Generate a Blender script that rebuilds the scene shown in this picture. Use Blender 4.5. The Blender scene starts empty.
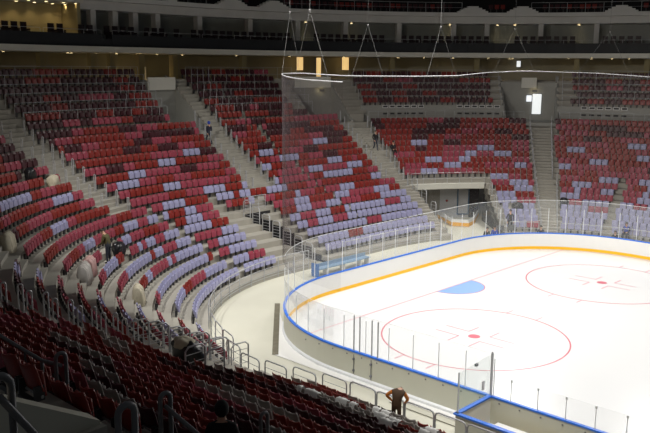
import bpy, math, random
from mathutils import Vector, Matrix
random.seed(7)
PI = math.pi
S = bpy.context.scene
C = S.collection

# ------------------------------------------------------------------ helpers
class MB:
    """collects shapes for ONE mesh object"""
    def __init__(s): s.v = []; s.f = []; s.m = []; s.sm = []
    def add(s, vs, fs, mi=0, smooth=False):
        o = len(s.v); s.v += [tuple(p) for p in vs]
        for f in fs: s.f.append([i + o for i in f]); s.m.append(mi); s.sm.append(smooth)
    def box(s, c, sz, rz=0.0, mi=0):
        x, y, z = (q / 2 for q in sz); cr, sr = math.cos(rz), math.sin(rz); vs = []
        for dz in (-z, z):
            for dx, dy in ((-x, -y), (x, -y), (x, y), (-x, y)):
                vs.append((c[0] + dx * cr - dy * sr, c[1] + dx * sr + dy * cr, c[2] + dz))
        s.add(vs, [(3, 2, 1, 0), (4, 5, 6, 7), (0, 1, 5, 4), (1, 2, 6, 5), (2, 3, 7, 6), (3, 0, 4, 7)], mi)
    def tube(s, pts, r, n=8, mi=0, closed=False):
        P = [Vector(p) for p in pts]; N = len(P); rings = []
        for i in range(N):
            a = P[i - 1] if i > 0 or closed else P[i]; b = P[(i + 1) % N] if i < N - 1 or closed else P[i]
            t = (b - a)
            if t.length < 1e-9: t = Vector((0, 0, 1))
            t.normalize()
            up = Vector((0, 0, 1)) if abs(t.z) < .95 else Vector((rings_dir if False else (1, 0, 0)))
            if i > 0:
                e1 = prev - t * prev.dot(t)
                if e1.length < 1e-6: e1 = t.cross(up)
            else: e1 = t.cross(up)
            e1.normalize(); e2 = t.cross(e1); prev = e1
            k = 1.0
            if 0 < i < N - 1:
                c = max(.5, ((P[i + 1] - P[i]).normalized()).dot(t)); k = 1 / c
            rr = r[i] if isinstance(r, (list, tuple)) else r
            rings.append([P[i] + (e1 * math.cos(2 * PI * j / n) + e2 * math.sin(2 * PI * j / n)) * rr * min(k, 1.3) for j in range(n)])
        vs = [q for R_ in rings for q in R_]; fs = []
        for i in range(N if closed else N - 1):
            i2 = (i + 1) % N
            for j in range(n): fs.append((i * n + j, i * n + (j + 1) % n, i2 * n + (j + 1) % n, i2 * n + j))
        s.add(vs, fs, mi, True)
        if not closed: s.add(rings[0], [tuple(range(n))[::-1]], mi); s.add(rings[-1], [tuple(range(n))], mi)
    def sweep(s, frames, prof, mi=0, caps=True):
        """frames: list of functions (d,z)->point ; prof: closed loop of (d,z)"""
        n = len(prof); vs = [fr(d, z) for fr in frames for d, z in prof]; fs = []
        for i in range(len(frames) - 1):
            for j in range(n): fs.append((i * n + j, i * n + (j + 1) % n, (i + 1) * n + (j + 1) % n, (i + 1) * n + j))
        if caps:
            fs.append(tuple(range(n))[::-1]); o = (len(frames) - 1) * n; fs.append(tuple(o + j for j in range(n)))
        s.add(vs, fs, mi)
    def sphere(s, c, r, nu=12, nv=8, mi=0):
        rx, ry, rz = r if isinstance(r, (list, tuple)) else (r, r, r); vs = [(c[0], c[1], c[2] + rz)]; fs = []
        for i in range(1, nv):
            t = PI * i / nv
            for j in range(nu):
                a = 2 * PI * j / nu; vs.append((c[0] + rx * math.sin(t) * math.cos(a), c[1] + ry * math.sin(t) * math.sin(a), c[2] + rz * math.cos(t)))
        vs.append((c[0], c[1], c[2] - rz)); L = len(vs) - 1
        for j in range(nu): fs.append((0, 1 + j, 1 + (j + 1) % nu)); fs.append((L, 1 + (nv - 2) * nu + (j + 1) % nu, 1 + (nv - 2) * nu + j))
        for i in range(nv - 2):
            for j in range(nu):
                a = 1 + i * nu; fs.append((a + j, a + nu + j, a + nu + (j + 1) % nu, a + (j + 1) % nu))
        s.add(vs, fs, mi, True)
    def mesh(s, name, mats):
        me = bpy.data.meshes.new(name); me.from_pydata(s.v, [], s.f)
        for m in (mats if isinstance(mats, (list, tuple)) else [mats]): me.materials.append(m)
        me.polygons.foreach_set('material_index', s.m); me.polygons.foreach_set('use_smooth', s.sm); me.update(); return me
    def build(s, name, mats, parent=None, loc=None, rz=0):
        o = bpy.data.objects.new(name, s.mesh(name, mats)); C.objects.link(o)
        if parent: o.parent = parent
        if loc: o.location = loc
        if rz: o.rotation_euler = (0, 0, rz)
        return o
def tag(o, label=None, cat=None, group=None, kind=None):
    if label: o['label'] = label
    if cat: o['category'] = cat
    if group: o['group'] = group
    if kind: o['kind'] = kind
    return o
def thing(name, label, cat, loc=(0, 0, 0), rz=0, group=None):
    o = bpy.data.objects.new(name, None); o.empty_display_size = .1; C.objects.link(o)
    o.location = loc; o.rotation_euler = (0, 0, rz); return tag(o, label, cat, group)
def linked(name, me, parent=None, loc=(0, 0, 0), rz=0):
    o = bpy.data.objects.new(name, me); C.objects.link(o)
    if parent: o.parent = parent
    o.location = loc; o.rotation_euler = (0, 0, rz); return o
def copy_tree(o, parent=None):
    c = o.copy(); C.objects.link(c)
    if parent: c.parent = parent
    for ch in list(o.children): copy_tree(ch, c)
    return c
ORD = ['zeroth', 'first', 'second', 'third', 'fourth', 'fifth', 'sixth', 'seventh', 'eighth', 'ninth', 'tenth', 'eleventh', 'twelfth', 'thirteenth', 'fourteenth',
       'fifteenth', 'sixteenth', 'seventeenth', 'eighteenth', 'nineteenth']
TENS = {20: 'twent', 30: 'thirt', 40: 'fort', 50: 'fift', 60: 'sixt', 70: 'sevent', 80: 'eight', 90: 'ninet'}
def ordw(n):
    if n < 20: return ORD[n]
    if n >= 100: return 'hundred' + ('th' if n == 100 else '-' + ordw(n - 100))
    t = n // 10 * 10
    return TENS[t] + ('ieth' if n % 10 == 0 else 'y-' + ORD[n % 10])

# ------------------------------------------------------------------ materials
def mat(name, col, rough=.6, metal=0.0, noise=0.0, scale=8.0, emit=None, es=0.0, spec=.5, bump=0.0, col2=None, detail=4):
    m = bpy.data.materials.new(name); m.use_nodes = True; nt = m.node_tree; b = nt.nodes['Principled BSDF']
    b.inputs['Base Color'].default_value = (*col, 1); b.inputs['Roughness'].default_value = rough; b.inputs['Metallic'].default_value = metal
    b.inputs['Specular IOR Level'].default_value = spec
    if noise or bump:
        tc = nt.nodes.new('ShaderNodeTexCoord'); nz = nt.nodes.new('ShaderNodeTexNoise'); nz.inputs['Scale'].default_value = scale; nz.inputs['Detail'].default_value = detail
        nt.links.new(tc.outputs['Object'], nz.inputs['Vector'])
        if noise:
            r = nt.nodes.new('ShaderNodeMix'); r.data_type = 'RGBA'
            c2 = col2 or tuple(c * (1 - noise) for c in col)
            r.inputs[6].default_value = (*col, 1); r.inputs[7].default_value = (*c2, 1)
            nt.links.new(nz.outputs['Fac'], r.inputs[0]); nt.links.new(r.outputs[2], b.inputs['Base Color'])
        if bump:
            bp = nt.nodes.new('ShaderNodeBump'); bp.inputs['Strength'].default_value = bump; nt.links.new(nz.outputs['Fac'], bp.inputs['Height']); nt.links.new(bp.outputs['Normal'], b.inputs['Normal'])
    if emit: b.inputs['Emission Color'].default_value = (*emit, 1); b.inputs['Emission Strength'].default_value = es
    return m
def sheer(name, col, alpha, gloss=.04, haze_mix=0.0):
    """see-through pane: transparent + a little haze (scratches, painted-in ice glare) + reflection"""
    m = bpy.data.materials.new(name); m.use_nodes = True; nt = m.node_tree; nt.nodes.clear()
    out = nt.nodes.new('ShaderNodeOutputMaterial'); tr = nt.nodes.new('ShaderNodeBsdfTransparent'); df = nt.nodes.new('ShaderNodeBsdfDiffuse'); gl = nt.nodes.new('ShaderNodeBsdfGlossy')
    tl = nt.nodes.new('ShaderNodeBsdfTranslucent'); md = nt.nodes.new('ShaderNodeMixShader'); md.inputs[0].default_value = .5
    df.inputs['Color'].default_value = (*col, 1); tl.inputs['Color'].default_value = (*col, 1); gl.inputs['Roughness'].default_value = .03
    m1 = nt.nodes.new('ShaderNodeMixShader'); m2 = nt.nodes.new('ShaderNodeMixShader')
    m1.inputs[0].default_value = alpha
    nt.links.new(df.outputs[0], md.inputs[1]); nt.links.new(tl.outputs[0], md.inputs[2])
    nt.links.new(tr.outputs[0], m1.inputs[1]); nt.links.new(md.outputs[0], m1.inputs[2])
    if haze_mix:   # a mesh net closes up when seen edge-on
        lw = nt.nodes.new('ShaderNodeLayerWeight'); lw.inputs['Blend'].default_value = .5; pw = nt.nodes.new('ShaderNodeMath'); pw.operation = 'POWER'; pw.inputs[1].default_value = 4
        ma = nt.nodes.new('ShaderNodeMath'); ma.operation = 'MULTIPLY_ADD'; ma.inputs[1].default_value = .5; ma.inputs[2].default_value = alpha
        nt.links.new(lw.outputs['Facing'], pw.inputs[0]); nt.links.new(pw.outputs[0], ma.inputs[0]); nt.links.new(ma.outputs[0], m1.inputs[0])
    fr = nt.nodes.new('ShaderNodeLayerWeight'); fr.inputs['Blend'].default_value = .25
    mm = nt.nodes.new('ShaderNodeMath'); mm.operation = 'MULTIPLY_ADD'; mm.inputs[1].default_value = gloss * 4; mm.inputs[2].default_value = gloss * .4
    nt.links.new(fr.outputs['Fresnel'], mm.inputs[0]); nt.links.new(mm.outputs[0], m2.inputs[0])
    nt.links.new(m1.outputs[0], m2.inputs[1]); nt.links.new(gl.outputs[0], m2.inputs[2]); nt.links.new(m2.outputs[0], out.inputs['Surface'])
    return m
M = dict(
    concrete=mat('concrete', (.39, .372, .325), .85, noise=.22, scale=1.3, bump=.05),
    concrete_dark=mat('grey_wall', (.38, .38, .35), .85, noise=.2, scale=1.0),
    floor=mat('floor_concrete', (.66, .65, .55), .6, noise=.14, scale=.5),
    slab=mat('white_slab', (.84, .84, .82), .6, noise=.06, scale=.7),
    strip=mat('dark_strip', (.22, .20, .145), .8, noise=.5, scale=3),
    ice=mat('ice', (.72, .73, .742), .22, spec=.3, noise=.02, scale=.6),
    red_line=mat('red_line', (.58, .13, .18), .35), pale_red=mat('pale_red_line', (.62, .27, .33), .35), blue_ice=mat('crease_blue', (.24, .40, .72), .35),
    board=mat('board_white', (.80, .80, .78), .5, noise=.05, scale=1), cap=mat('cap_blue', (.02, .16, .72), .4), kick=mat('kick_yellow', (.95, .52, .015), .45),
    board_out=mat('board_back', (.56, .56, .47), .6, noise=.08, scale=.8),
    steel=mat('steel', (.46, .47, .49), .42, .35), steel_dark=mat('steel_dark', (.17, .175, .19), .45, .4), alu=mat('aluminium', (.72, .74, .76), .45, .1),
    glass=sheer('rink_glass', (.85, .9, .9), .12, .06), net=sheer('safety_net', (.10, .085, .09), .075, 0.0, True), glass_green=sheer('edge_glass', (.45, .75, .68), .2, .06),  # rink_glass: glare from the bright ice is painted in as pale haze
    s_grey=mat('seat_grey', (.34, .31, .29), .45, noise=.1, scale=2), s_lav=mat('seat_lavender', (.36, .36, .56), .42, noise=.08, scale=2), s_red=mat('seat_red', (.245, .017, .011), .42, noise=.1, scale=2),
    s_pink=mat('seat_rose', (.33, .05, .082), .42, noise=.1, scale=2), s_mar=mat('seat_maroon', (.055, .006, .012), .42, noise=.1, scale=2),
    bracket=mat('seat_bracket', (.06, .06, .065), .5, .3),
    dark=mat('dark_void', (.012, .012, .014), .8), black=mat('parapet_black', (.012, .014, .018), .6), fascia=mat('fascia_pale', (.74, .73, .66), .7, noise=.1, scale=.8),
    beam=mat('beam_grey', (.72, .72, .70), .75, noise=.15, scale=.8), warmwall=mat('warm_wall', (.42, .36, .20), .8, noise=.25, scale=.6), corridor=mat('corridor_wall', (.40, .37, .27), .8, noise=.3, scale=.4),
    sheenglass=mat('suite_glass_sheen', (.42, .45, .43), .4, noise=.5, scale=.25, spec=.25), chair=mat('balcony_chair', (.020, .008, .011), .5),  # suite glass: arena light reflected in the panes is painted in as grey
    lamp=mat('lamp_warm', (.9, .8, .6), .5, emit=(1, .78, .42), es=6), lamp_white=mat('lamp_white', (.9, .9, .9), .5, emit=(1, .95, .85), es=5),
    lit_door=mat('lit_gold', (.8, .6, .3), .5, emit=(1, .66, .26), es=.75, noise=.2, scale=3), lit_white=mat('lit_opening', (.9, .9, .9), .5, emit=(.95, 1, 1), es=.8),
    exit_l=mat('exit_light', (.9, .8, .4), .5, emit=(1, .8, .4), es=3), screen=mat('screen', (.8, .85, .9), .4, emit=(.9, .95, 1), es=1.0),
    wire=mat('wire_white', (.55, .56, .58), .4, .2), cable=mat('cable_grey', (.22, .22, .22), .6),
    bench_blue=mat('bench_blue', (.03, .14, .42), .45), bench_pale=mat('bench_pale_blue', (.22, .33, .46), .5), wood=mat('pale_wood', (.62, .47, .22), .6, noise=.2, scale=3), orange=mat('gate_orange', (.85, .42, .04), .5),
    cloth=mat('cover_cloth', (.60, .55, .42), .8, noise=.35, scale=6, bump=.4), plastic=mat('cover_plastic', (.50, .47, .44), .5, noise=.4, scale=5, bump=.5), cover_pink=mat('cover_pink', (.55, .33, .31), .5, noise=.35, scale=6, bump=.5),
    bag=mat('black_bag', (.012, .013, .016), .35, noise=.3, scale=9, bump=.6),
    skin=mat('skin', (.55, .32, .22), .6), hair=mat('hair', (.02, .014, .01), .7), brown=mat('jacket_brown', (.085, .042, .016), .75, noise=.4, scale=9), orange_c=mat('sleeve_orange', (.62, .19, .02), .7),
    olive=mat('jacket_olive', (.10, .085, .03), .8, noise=.3, scale=8), navy=mat('navy_cloth', (.016, .018, .04), .8), jeans=mat('dark_jeans', (.035, .042, .06), .8), blue_c=mat('blue_cloth', (.02, .06, .42), .7),
    black_c=mat('black_cloth', (.008, .008, .009), .85), vent=mat('vent_dark', (.02, .02, .022), .6), vent_w=mat('frame_pale', (.8, .8, .8), .6), paper=mat('paper', (.75, .76, .8), .7), tape_r=mat('red_tape', (.7, .03, .03), .5),
    gatedark=mat('gate_shutter', (.20, .195, .175), .7, noise=.15, scale=.6), wallgrey=mat('gate_wall', (.36, .37, .38), .75, noise=.12, scale=.6), blueframe=mat('blue_frame', (.03, .09, .16), .5), snow=mat('dust_white', (.8, .8, .78), .7),
)

# ------------------------------------------------------------------ bowl geometry (metres; rink axis along x, goal line on x=0)
CX, CY, RC = 4.6, 4.9, 13.6
U1 = RC * PI / 2; U2 = U1 + 2 * CY; U3 = U2 + U1
def bowl(u, d):
    """point on the bowl at arc position u, distance d behind its front edge; and the outward direction"""
    if u <= 0: return CX - u, -CY - RC - d, -PI / 2
    if u <= U1:
        a = u / RC; return CX - (RC + d) * math.sin(a), -CY - (RC + d) * math.cos(a), -PI / 2 - a
    if u <= U2: return CX - RC - d, u - U1 - CY, PI
    if u <= U3:
        a = (u - U2) / RC; return CX - (RC + d) * math.cos(a), CY + (RC + d) * math.sin(a), PI - a
    return CX + u - U3, CY + RC + d, PI / 2
def stretch(u, d): return (RC + d) / RC if (0 < u < U1 or U2 < u < U3) else 1.0
def frame(u): return lambda d, z: (bowl(u, d)[0], bowl(u, d)[1], z)
def us(u0, u1, step=.55):
    n = max(1, int(math.ceil((u1 - u0) / step))); return [u0 + (u1 - u0) * i / n for i in range(n + 1)]
def strip_(mb, u0, u1, prof, step=.55, mi=0): mb.sweep([frame(u) for u in us(u0, u1, step)], prof, mi)
def zmk(k): return .95 + .33 * k + .0035 * k * k if k <= 19 else .95 + .33 * 19 + .0035 * 361 + .12 + .60 * (k - 19)
def zf(k): return zmk(k) - .58
FT = [.07, .1, .27, .37, .43, .49, .47, .47, .52, .59, .65, .67, .69, .75, .8, .8, .75, .7, .70, .54, .38, .26, .22, .2, .2, .2, .2]
USPLIT = 36.35
def fo(k, u):
    """rows of the near side and the rink end sit slightly further back than those of the far corner"""
    if u > USPLIT: return 0
    return FT[k] + (.25 * (u - 33) / 2.7 if u > 33 and k < 19 else 0)
UNEAR = 1.6   # the near block stands a touch higher and closer to the ice
def nr(k, u): return max(0, min(1, (10 - k) / 6.)) if u < UNEAR else 0
def D(k, u): return .8 * (k + fo(k, u)) - .2 * nr(k, u)
def Z(k, u): return zmk(k + fo(k, u)) - .58 + .20 * nr(k, u)
KTOP = 25
UMIN, UMAX = -24.0, 55.0

# aisles: (k range, u left, u right)
def aisles(k):
    a = []
    a.append((1.65, 2.85))
    a.append((7.05, 8.55))
    if k >= 9: a.append((15.6, 16.75))
    else: a.append((17.25, 17.55))
    if k >= 9:
        t = (k - 9) / 10.; a.append((25.1 + 1.0 * t, 27.5 + 1.0 * t) if k < 20 else (27.1, 28.3))
    if 8 <= k < 20: a.append((35.72, 37.0))
    else: a.append((36.15 + .08 * (7 - k), 37.2))
    a.append((44.28, 45.35) if k > 8 else (44.28, 45.6))
    if k <= 8: a.append((48.8, 49.05))
    return a
def vom(k): return (22.75 + .14 * (6 - k), min(25.0, 24.15 + .3 * (6 - k)))
def holes(k):
    """openings cut through the terrace"""
    h = []
    if k <= 6: h.append(vom(k))
    if k <= 8: h.append((37.25, 41.5))
    if 19 <= k: h += [(14.2, 15.5), (24.0, 27.1), (34.5, 36.34), (43.3, 45.5)]
    if 20 <= k: h.append((-17.6, -4.0))
    if k == 19: h.append((-17.6, -13.25))
    return h
def right_gap(k): return (37.0, 55.0) if k in (19, 20) else None
def clip(iv, cuts):
    out = [iv]
    for c0, c1 in cuts:
        nx = []
        for a, b in out:
            if c1 <= a or c0 >= b: nx.append((a, b)); continue
            if c0 > a: nx.append((a, c0))
            if c1 < b: nx.append((c1, b))
        out = nx
    return out

# ------------------------------------------------------------------ camera
cam_d = bpy.data.cameras.new('camera'); cam = bpy.data.objects.new('camera', cam_d); C.objects.link(cam); S.camera = cam
CP = Vector((26.479, -39.136, 12.891)); yaw, pit, rol = 2.33116, -.184999, .0069488; FPX = 802.94
fw = Vector((math.cos(yaw) * math.cos(pit), math.sin(yaw) * math.cos(pit), math.sin(pit))); rt0 = Vector((math.sin(yaw), -math.cos(yaw), 0)); up0 = rt0.cross(fw)
rt = rt0 * math.cos(rol) + up0 * math.sin(rol); up = up0 * math.cos(rol) - rt0 * math.sin(rol)
m3 = Matrix((rt, up, -fw)).transposed(); cam.matrix_world = Matrix.Translation(CP) @ m3.to_4x4()
cam_d.sensor_width = 36; cam_d.lens = FPX / 650 * 36; cam_d.clip_end = 300; cam_d.clip_start = .1
def px(p):
    d = Vector(p) - CP; z = d.dot(fw)
    if z < .1: return None
    return 325 + FPX * d.dot(rt) / z, 216.5 - FPX * d.dot(up) / z, z

# ------------------------------------------------------------------ rink
def rr(off, x_end0=34, x_end1=34, step=.45):
    """boards outline (offset outwards) from the near long side round the end to the far long side"""
    R0 = 8.5; pts = []
    n = 40
    for i in range(n): pts.append((x_end0 + (4.5 - x_end0) * i / n, -15 - off))
    m = 28
    for i in range(m): a = -PI / 2 - (PI / 2) * i / m; pts.append((4.5 + (R0 + off) * math.cos(a), -6.5 + (R0 + off) * math.sin(a)))
    for i in range(12): pts.append((-4 - off, -6.5 + 13 * i / 12))
    for i in range(m): a = PI - (PI / 2) * i / m; pts.append((4.5 + (R0 + off) * math.cos(a), 6.5 + (R0 + off) * math.sin(a)))
    for i in range(n + 1): pts.append((4.5 + (x_end1 - 4.5) * i / n, 15 + off))
    return pts
ice = MB()
o_ = rr(.02); ice.add([(x, y, 0) for x, y in o_], [tuple(range(len(o_)))[::-1]], 0)
def mark(pts, w, mi, z=.004):
    for (x0, y0), (x1, y1) in zip(pts[:-1], pts[1:]):
        dx, dy = x1 - x0, y1 - y0; l = math.hypot(dx, dy); nx, ny = -dy / l * w / 2, dx / l * w / 2
        ice.add([(x0 - nx, y0 - ny, z), (x1 - nx, y1 - ny, z), (x1 + nx, y1 + ny, z), (x0 + nx, y0 + ny, z)], [(0, 1, 2, 3)], mi)
def disc(cx, cy, r, mi, z=.004, a0=0, a1=2 * PI, n=40):
    ice.add([(cx, cy, z)] + [(cx + r * math.cos(a0 + (a1 - a0) * i / n), cy + r * math.sin(a0 + (a1 - a0) * i / n), z) for i in range(n + 1)], [(0, i + 1, i + 2) for i in range(n)], mi)
def ring(cx, cy, r, w, mi, a0=0, a1=2 * PI, n=96, z=.004):
    vs = []
    for i in range(n + 1):
        a = a0 + (a1 - a0) * i / n; vs += [(cx + (r - w / 2) * math.cos(a), cy + (r - w / 2) * math.sin(a), z), (cx + (r + w / 2) * math.cos(a), cy + (r + w / 2) * math.sin(a), z)]
    ice.add(vs, [(2 * i, 2 * i + 1, 2 * i + 3, 2 * i + 2) for i in range(n)], mi)
mark([(0, -13.7), (0, 13.7)], .07, 2)
disc(0, 0, 1.8, 3, .003, -PI / 2, PI / 2); ring(0, 0, 1.8, .05, 1, -PI / 2, PI / 2, 40)
for cy in (-7, 7):
    ring(6, cy, 4.5, .075, 1); disc(6, cy, .3, 1, .005)
    for sx in (-1, 1):
        for sy in (-1, 1):
            mark([(6 + sx * .87, cy + sy * 4.42), (6 + sx * .87, cy + sy * 5.1)], .08, 2)
            mark([(6 + sx * .6, cy + sy * 1.35), (6 + sx * .6, cy + sy * .45), (6 + sx * 1.95, cy + sy * .45)], .075, 2)
tag(ice.build('floor_ice', [M['ice'], M['red_line'], M['pale_red'], M['blue_ice']]), 'white ice surface with red circles, goal line and blue crease', 'ice', kind='structure')

fl = MB(); fl.add([(-24, -24, -.02), (40, -24, -.02), (40, 40, -.02), (-24, 40, -.02)], [(0, 1, 2, 3)], 0)
P0, P1 = Vector((-4.85, -10.0)), Vector((.95, -15.55)); dn = (P1 - P0).normalized(); nn = Vector((dn.y, -dn.x)) * .34
def quad(a, b, c, d, z, mi): fl.add([(q[0], q[1], z) for q in (a, b, c, d)], [(0, 1, 2, 3)], mi)
quad(P0 + Vector((.12, .12)), P1 + Vector((.12, .12)), P1 + nn * .35, P0 + nn * .35, .004, 2)
quad(P0, (-1.5, -12.6), (2.2, -14.7), P1, .002, 1); quad(P1, (2.2, -14.7), (34, -14.9), (34, -15.55), .002, 1)
quad((8, -16.0), (34, -16.0), (34, -15.95), (8, -15.95), .003, 2)
floor_o = fl.build('floor', [M['floor'], M['slab'], M['strip']]); tag(floor_o, kind='structure')

# boards: one thing with caps, kick strip, panes and stanchions
bd = thing('rink_boards', 'white dasher boards with blue cap and yellow kick strip around the ice', 'rink boards', (4.5, -15.0, 0))
def bsweep(prof, mname, name, a=34, b=34):
    mb = MB(); rows = [rr(d, a, b) for d, z in prof]; n = len(prof); N = len(rows[0])
    vs = [(rows[j][i][0] - 4.5, rows[j][i][1] + 15.0, prof[j][1]) for i in range(N) for j in range(n)]; fs = []
    for i in range(N - 1):
        for j in range(n): fs.append((i * n + j, i * n + (j + 1) % n, (i + 1) * n + (j + 1) % n, (i + 1) * n + j))
    fs += [tuple(range(n))[::-1], tuple((N - 1) * n + j for j in range(n))]
    mb.add(vs, fs); return mb.build(name, M[mname], bd)
H = 1.17
bsweep([(.0, .16), (.0, H - .04), (.02, H - .04), (.02, .16)], 'board', 'inner_panel')
bsweep([(.021, .02), (.021, H - .045), (.10, H - .045), (.10, .02)], 'board_out', 'outer_panel')
bsweep([(-.015, H - .04), (-.015, H + .025), (.12, H + .025), (.12, H - .04)], 'cap', 'cap_rail')
bsweep([(-.012, .0), (-.012, .2), (.02, .2), (.02, .0)], 'kick', 'kick_strip')
bsweep([(.10, .0), (.10, .16), (.17, .10), (.17, .0)], 'alu', 'base_rail')
# panes follow the outline of the cap
def outline_pts(off, x0, x1):
    P = [Vector((x, y)) for x, y in rr(off)]; acc = [0]
    for a, b in zip(P[:-1], P[1:]): acc.append(acc[-1] + (b - a).length)
    return P, acc
OP, OA = outline_pts(.06, 34, 34)
def at_s(s):
    for i in range(len(OA) - 1):
        if OA[i + 1] >= s: t = (s - OA[i]) / (OA[i + 1] - OA[i]); return OP[i].lerp(OP[i + 1], t)
    return OP[-1]
def s_near(x): return 34 - x
s0 = s_near(12.05); nearlen = s_near(4.5)
total = OA[-1]; s_far_end = total - (34 - 13)
cuts_ = [s0 + i * 1.22 for i in range(int((s_far_end - s0) / 1.22) + 1)]
k_bolt = 0
for i in range(len(cuts_) - 1):
    a, b = cuts_[i], cuts_[i + 1]
    x_mid = at_s((a + b) / 2); top = H + (2.4 if not (x_mid.y < -12.4) else 1.62)
    if x_mid.y > 14.5 and x_mid.x > 7: top = H + 2.1
    mb = MB(); q = [at_s(a + (b - a) * t) for t in (0.012, .25, .5, .75, .988)]
    vs = []; L = len(q)
    for p in q: vs += [(p.x - 4.5, p.y + 15, H + .025), (p.x - 4.5, p.y + 15, top)]
    mb.add(vs, [(2 * j, 2 * j + 2, 2 * j + 3, 2 * j + 1) for j in range(L - 1)])
    mb.build('glass_pane', M['glass'], bd)
    mb = MB(); mb.tube([(p.x - 4.5, p.y + 15, top) for p in q], .014 if top > 3 else .006, 5); mb.build('pane_edge', M['alu'], bd)
    pa = at_s(a); st = MB()
    st.box((pa.x - 4.5, pa.y + 15, (H + top) / 2 - (.12 if top < 3.2 else .3)), (.03 if top > 3.2 else .022, .03, top - H - (.1 if top < 3.2 else .6)), 0)
    st.build('stanchion', M['alu'], bd)
for xg in (5.3, 5.62, 6.28, 6.6):
    st = MB(); st.box((xg - 4.5, -.06, H + .78), (.045, .045, 1.55)); st.build('gate_post', M['steel'], bd)
for xg in (5.35, 6.3):
    st = MB()
    for z in (.35, .85): st.sphere((xg - 4.5, -.13, z), .06, 8, 6)
    st.tube([(xg - 4.5, -.12, .2), (xg - 4.5, -.12, 1.05)], .015, 6); st.build('gate_latch', M['steel_dark'], bd)
x = 2.5
while x < 20:
    st = MB(); st.box((x - 4.5, -.11, 1.0), (.05, .03, .05)); st.build('bolt', M['steel_dark'], bd); x += .82
# low glass in front of the players' box
for i in range(8):
    xa = 11.72 + i * 1.05; mb = MB(); mb.add([(xa + .015 - 4.5, -.06, H + .02), (xa + 1.035 - 4.5, -.06, H + .02), (xa + 1.035 - 4.5, -.06, H + .85), (xa + .015 - 4.5, -.06, H + .85)], [(0, 1, 2, 3)]); mb.build('glass_pane', M['glass'], bd)
    st = MB(); st.box((xa + 1.05 - 4.5, -.07, H + .42), (.02, .03, .84)); st.box((xa + 1.05 - 4.5, -.07, H + .8), (.06, .05, .09)); st.build('stanchion', M['alu'], bd)

# players' box at the near boards
pbx = thing('players_box', 'blue-capped white box behind the boards at lower right', 'players box', (11.93, -17.2, 0))
w = MB(); w.box((0, 1.05, .57), (.10, 2.1, 1.14)); w.build('side_wall', M['board'], pbx)
w = MB(); w.box((4.2, 0, .57), (8.4, .10, 1.14)); w.build('back_wall', M['board_out'], pbx)
w = MB(); w.box((0, 1.08, 1.17), (.17, 2.2, .06)); w.box((4.2, 0, 1.17), (8.57, .17, .06)); w.build('cap_rail', M['cap'], pbx)
w = MB(); w.add([(0, 0, 1.2), (0, 2.05, 1.2), (0, 2.05, 2.78), (0, 0, 2.62)], [(0, 1, 2, 3)]); w.build('side_glass', M['glass_green'], pbx)
w = MB(); w.box((.02, 2.12, 1.99), (.07, .07, 1.62)); w.sphere((.02, 2.12, 2.83), .04, 8, 6); w.build('corner_post', M['steel'], pbx)
w = MB(); w.box((0, .06, 1.9), (.04, .04, 1.5)); w.build('end_post', M['alu'], pbx)
w = MB(); w.box((-.02, 1.15, 2.62), (.08, .13, .09)); w.build('clamp', M['steel_dark'], pbx)
w = MB(); w.box((.012, 1.6, 1.72), (.006, .18, .34)); w.build('notice_paper', M['paper'], pbx)
w = MB(); w.box((4.4, 1.2, .04), (8.0, 1.7, .08)); w.build('box_floor', M['wood'], pbx)
bn = thing('players_bench', 'long pale bench with blue edge inside the players box', 'bench', (16.2, -15.75, .08))
w = MB(); w.box((0, 0, .42), (7.2, .36, .05)); w.build('seat', M['snow'], bn)
w = MB(); w.box((0, -.19, .42), (7.2, .03, .07)); w.build('edge_strip', M['cap'], bn)
for xx in (-3.4, -1.2, 1.2, 3.4): w = MB(); w.box((xx, 0, .2), (.06, .3, .40)); w.build('leg', M['steel_dark'], bn)

# ------------------------------------------------------------------ terrace
t_ = MB()
def rowstrip(mb, u0, u1, prof, mi=0):
    for a, b in clip((u0, u1), [(USPLIT - .001, USPLIT + .001), (UNEAR - .001, UNEAR + .001)]):
        if b - a < .02: continue
        uu = us(a, b); n = 4; vs = []; fs = []
        for u in uu:
            for d, z in prof(min(u, UNEAR - .002) if b < UNEAR + .01 else min(u, USPLIT) if a < USPLIT else u): x, y, _ = bowl(u, d); vs.append((x, y, z))
        for i in range(len(uu) - 1):
            for j in range(n): fs.append((i * n + j, i * n + (j + 1) % n, (i + 1) * n + (j + 1) % n, (i + 1) * n + j))
        o = (len(uu) - 1) * n; fs += [(3, 2, 1, 0), (o, o + 1, o + 2, o + 3)]
        mb.add(vs, fs, mi)
def cuts_of(k):
    c = list(holes(k)); g = right_gap(k)
    if g: c.append(g)
    return c
for k in range(KTOP + 1):
    def prof(u): return [(D(k, u) - .05, max(-.02, Z(k, u) - .9)), (D(k, u) - .05, Z(k, u)), ((D(k + 1, u) if k < KTOP else 20.8) - .04, Z(k, u)), ((D(k + 1, u) if k < KTOP else 20.8) - .04, max(-.02, Z(k, u) - .9))]
    for a, b in clip((UMIN, UMAX), cuts_of(k)): rowstrip(t_, a, b, prof)
    # steps in the aisles: an extra half tread in front of each riser
    if k > 0:
        def sprof(u): z0 = Z(k - 1, u); zh = (z0 + Z(k, u)) / 2; d0 = D(k, u) - .05; return [(d0 - .32, z0), (d0 - .32, zh), (d0 + .01, zh), (d0 + .01, z0)]
        for a, b in aisles(k):
            for a2, b2 in clip((a, b), cuts_of(k)):
                if b2 - a2 > .7: rowstrip(t_, a2, b2, sprof)
# upper concourse slab behind the last row
strip_(t_, UMIN, UMAX, [(.8 * KTOP + .76, zf(KTOP) - .5), (.8 * KTOP + .76, zf(KTOP)), (28, zf(KTOP)), (28, zf(KTOP) - .5)], 1.2)
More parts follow.
